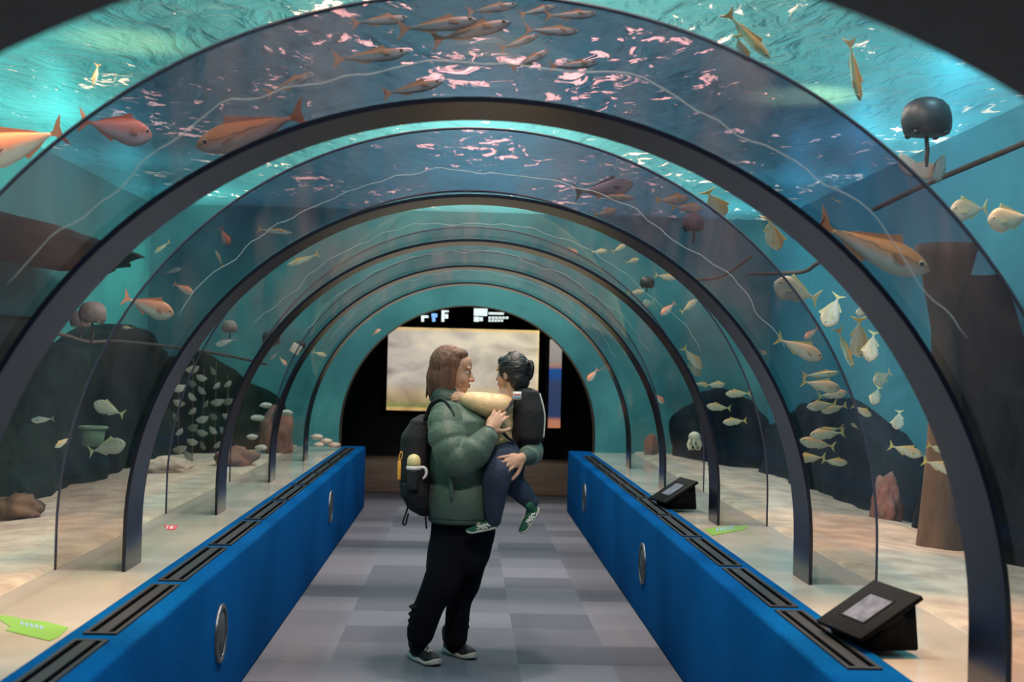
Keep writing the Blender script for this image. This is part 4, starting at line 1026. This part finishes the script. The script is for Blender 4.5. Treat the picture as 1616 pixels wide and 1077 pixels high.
# ---- child
headC = basis(P(808, 590, -.02), (-.80, .60, -.05), (0, .05, 1)) @ Matrix.Scale(.83, 4)
hip = P(797, 714, -.03)
bm = bmesh.new(); add_local(bm, headC, head_shape)
limb(bm, [P(800, 622, -.02), P(786, 655, -.03), P(790, 710, -.03)], [.045, .085, .09])
limb(bm, [P(794, 636, -.12), P(764, 634, -.15), P(738, 628, -.12)], [.036, .030, .024]); limb(bm, [P(794, 640, .08), P(764, 634, .12), P(735, 630, .12)], [.036, .030, .024])
limb(bm, [P(797, 718, -.10), P(786, 752, -.26), P(779, 826, -.25)], [.05, .04, .028]); limb(bm, [P(806, 722, .03), P(807, 757, -.07), P(822, 776, -.07), P(838, 793, -.06)], [.05, .04, .032, .026])
wc = P(738, 628, -.12); add_local(bm, basis(wc, (-1, .15, .1), (0, -1, .3)) @ Matrix.Scale(.62, 4), lambda t: hand_shape(t, .35, .3, 1))
child = fused('person', bm, M_skin, None, .0045, 2)
tag(child, 'small child in beige jacket and navy jeans held in the arms, black hair, green shoes', 'person')
face_parts(child, headC, .8)
def hairC(t):
    ell(t, (-.020, 0, .030), .108, .092, .108); ell(t, (-.060, 0, -.040), .060, .080, .080); ell(t, (.040, 0, .080), .055, .068, .040)
    tube(t, [(-.10, -.01, .05), (-.135, -.01, .07), (-.150, -.01, .03), (-.135, -.01, -.03), (-.105, -.01, -.03)], [.022, .017, .015, .014, .012], 10, sub=4)
    rs = random.Random(5)
    for k in range(20):
        a = rs.uniform(-1.3, 1.3); tube(t, [(-.02, .08*math.sin(a), .09+.02*math.cos(a)), (-.03+.03*rs.random(), .1*math.sin(a), .125*math.cos(a)+.02), (.0+.06*rs.random(), .11*math.sin(a), .06)], [.008, .006, .003], 6, sub=3)
bm = bmesh.new(); add_local(bm, headC, hairC); fused('hair', bm, M_hairk, child, .004, 2)
bm = bmesh.new()
rows_loft(bm, [(622, 789, 16, .06, -.03), (634, 786, 24, .125, -.03), (660, 782, 30, .14, -.03), (690, 780, 29, .14, -.03), (706, 783, 26, .13, -.03)], quilt=(634, 24, .10), n=32)
limb(bm, [P(795, 640, -.12), P(772, 641, -.165), P(738, 632, -.13)], [.062, .058, .044], 18, 8, quilt=(.07, .14)); limb(bm, [P(794, 640, .08), P(766, 634, .12), P(738, 630, .12)], [.055, .050, .04], 16, 8)
fused('puffer_jacket', bm, M_beige, child, .006, 2)
bm = bmesh.new(); ell(bm, P(795, 714, -.03), .105, .13, .075)
limb(bm, [P(797, 718, -.10), P(790, 738, -.22), P(784, 756, -.27), P(780, 790, -.26), P(779, 822, -.25)], [.085, .082, .074, .058, .040], 18, 6)
limb(bm, [P(806, 722, .03), P(806, 756, -.07), P(822, 776, -.07), P(838, 793, -.06)], [.085, .072, .056, .044], 18, 6)
for k in range(4): tube(bm, [P(768, 720+9*k, -.24-.02*k), P(800, 716+10*k, -.22-.02*k)], .006, 8)
fused('jeans', bm, M_jean, child, .006, 3)
a = P(785, 834, -.25); b = P(738, 843, -.25); d = (b-a).normalized()
shoe(child, basis(a - d*.004, d, V((0, -.12, 1))), .165, M_gshoe, M_sole, M_wstripe, 'green_shoe', True, .024)
a = P(851, 803, -.06); b = P(822, 846, -.09); d = (b-a).normalized()
shoe(child, basis(a, d, V((-.75, -.55, .45))), .165, M_gshoe, M_sole, M_wstripe, 'green_shoe', True, .024)

# ---- child's backpack
t_ = thing('backpack', 'small dark backpack with white tag on the back of the carried child', 'backpack', P(834, 705, -.02)); BO = V(t_.location)
def part(name, bm, m, parent=t_, vox=None):
    o = fused(name, bm, m, parent, vox, 3) if vox else obj(name, bm, m, parent)
    o.location = -V(t_.location); return o
bm = bmesh.new()
rows_loft(bm, [(612, 826, 12, .07, -.02), (618, 829, 22, .11, -.02), (650, 832, 28, .13, -.02), (690, 832, 27, .13, -.02), (704, 829, 20, .10, -.02)], n=28); part('bag', bm, M_pack, t_, .007)
bm = bmesh.new(); tube(bm, [P(812, 630, -.155), P(797, 650, -.185), P(789, 672, -.185), P(800, 690, -.178), P(812, 697, -.15)], .013, 10, sub=5, flat=.5); part('strap', bm, M_strap, t_)
bm = bmesh.new(); tube(bm, [P(852, 622, -.09), P(857, 640, -.11), P(860, 660, -.11), P(858, 690, -.10)], .004, 6, sub=4); part('piping', bm, M_wstripe, t_)
bm = bmesh.new(); c = P(816, 625, -.175); box(bm, c.x-.022, c.x+.022, c.y-.003, c.y+.003, c.z-.020, c.z+.022); tg = part('name_tag', bm, M_wstripe, t_)
bm = bmesh.new(); box(bm, c.x-.018, c.x+.018, c.y-.0045, c.y-.002, c.z+.004, c.z+.009); o = obj('red_line', bm, M_redv, tg, False)
bm = bmesh.new(); box(bm, c.x-.018, c.x+.018, c.y-.0045, c.y-.002, c.z-.010, c.z-.003); o = obj('blue_line', bm, M_bluev, tg, False)

# ---- adult's backpack with its bottle and charm
t_ = thing('backpack', 'large black backpack worn on the back of the person in green', 'backpack', P(660, 812))
bm = bmesh.new()
rows_loft(bm, [(655, 672, 10, .10, 0), (664, 668, 20, .15, 0), (690, 660, 27, .17, 0), (740, 656, 27, .175, 0), (780, 658, 26, .17, 0), (802, 665, 21, .15, 0), (812, 672, 12, .12, 0)], n=32); part('bag', bm, M_pack, t_, .008)
bm = bmesh.new(); rows_loft(bm, [(764, 654, 19, .05, -.175), (780, 655, 20, .055, -.172), (800, 659, 17, .05, -.15), (806, 662, 12, .04, -.14)], n=24); part('side_pocket', bm, M_pack, t_)
bm = bmesh.new(); tube(bm, [P(672, 662, -.16), P(682, 638, -.20), P(696, 632, -.20), P(708, 640, -.235), P(716, 656, -.262)], .016, 10, sub=6, flat=.45); part('shoulder_strap', bm, M_strap, t_)
bm = bmesh.new(); tube(bm, [P(645, 796, -.12), P(640, 812, -.13), P(636, 826, -.13), P(640, 828, -.13), P(644, 812, -.13)], .005, 8, sub=4); part('webbing_loop', bm, M_strap, t_)
bm = bmesh.new(); tube(bm, [P(671, 806, -.10), P(672, 820, -.10), P(673, 834, -.10)], .005, 8, sub=2); part('hanging_strap', bm, M_strap, t_)
bc = P(652, 771, -.235); t_ = thing('water_bottle', 'dark steel bottle with cream lid and white handle in the backpack side pocket', 'bottle', bc)
def lathe(prof, n=28):
    bm = bmesh.new(); skin(bm, [[V((max(r, 1e-4)*math.cos(2*PI*k/n), max(r, 1e-4)*math.sin(2*PI*k/n), z)) for k in range(n)] for r, z in prof]); return bm
M_bott = mat('gunmetal', (.06, .062, .07), .35, .7); M_lid = mat('cream_lid', (.70, .60, .30), .45); M_whp = mat('white_plastic', (.75, .73, .72), .4)
obj('body', lathe([(.028, -.005), (.031, 0), (.032, .085), (.030, .096)]), M_bott, t_)
obj('collar', lathe([(.033, .094), (.039, .097), (.039, .112), (.034, .115)]), M_whp, t_)
obj('lid', lathe([(.035, .114), (.036, .130), (.034, .150), (.026, .166), (.012, .174), (.001, .176)]), M_lid, t_)
bm = bmesh.new(); tube(bm, [(.030, 0, .106), (.052, 0, .108), (.064, 0, .095), (.064, 0, .070), (.052, 0, .052)], [.008, .008, .008, .008, .006], 10, sub=4); obj('handle', bm, M_whp, t_)
M_org = mat('orange_charm', (.80, .38, .05), .5)
t_ = thing('bag_charm', 'slim orange charm dangling from the side of the black backpack', 'charm', P(630, 742, -.20))
bm = bbox(-.009, .009, -.006, .006, -.050, .046, .003); obj('charm_body', bm, M_org, t_)
bm = bmesh.new(); tube(bm, [(0, 0, .046), (-.002, 0, .07), (.008, 0, .095), (.014, 0, .085), (.010, 0, .06), (.002, 0, .046)], .003, 6, sub=4); obj('loop', bm, M_org, t_)
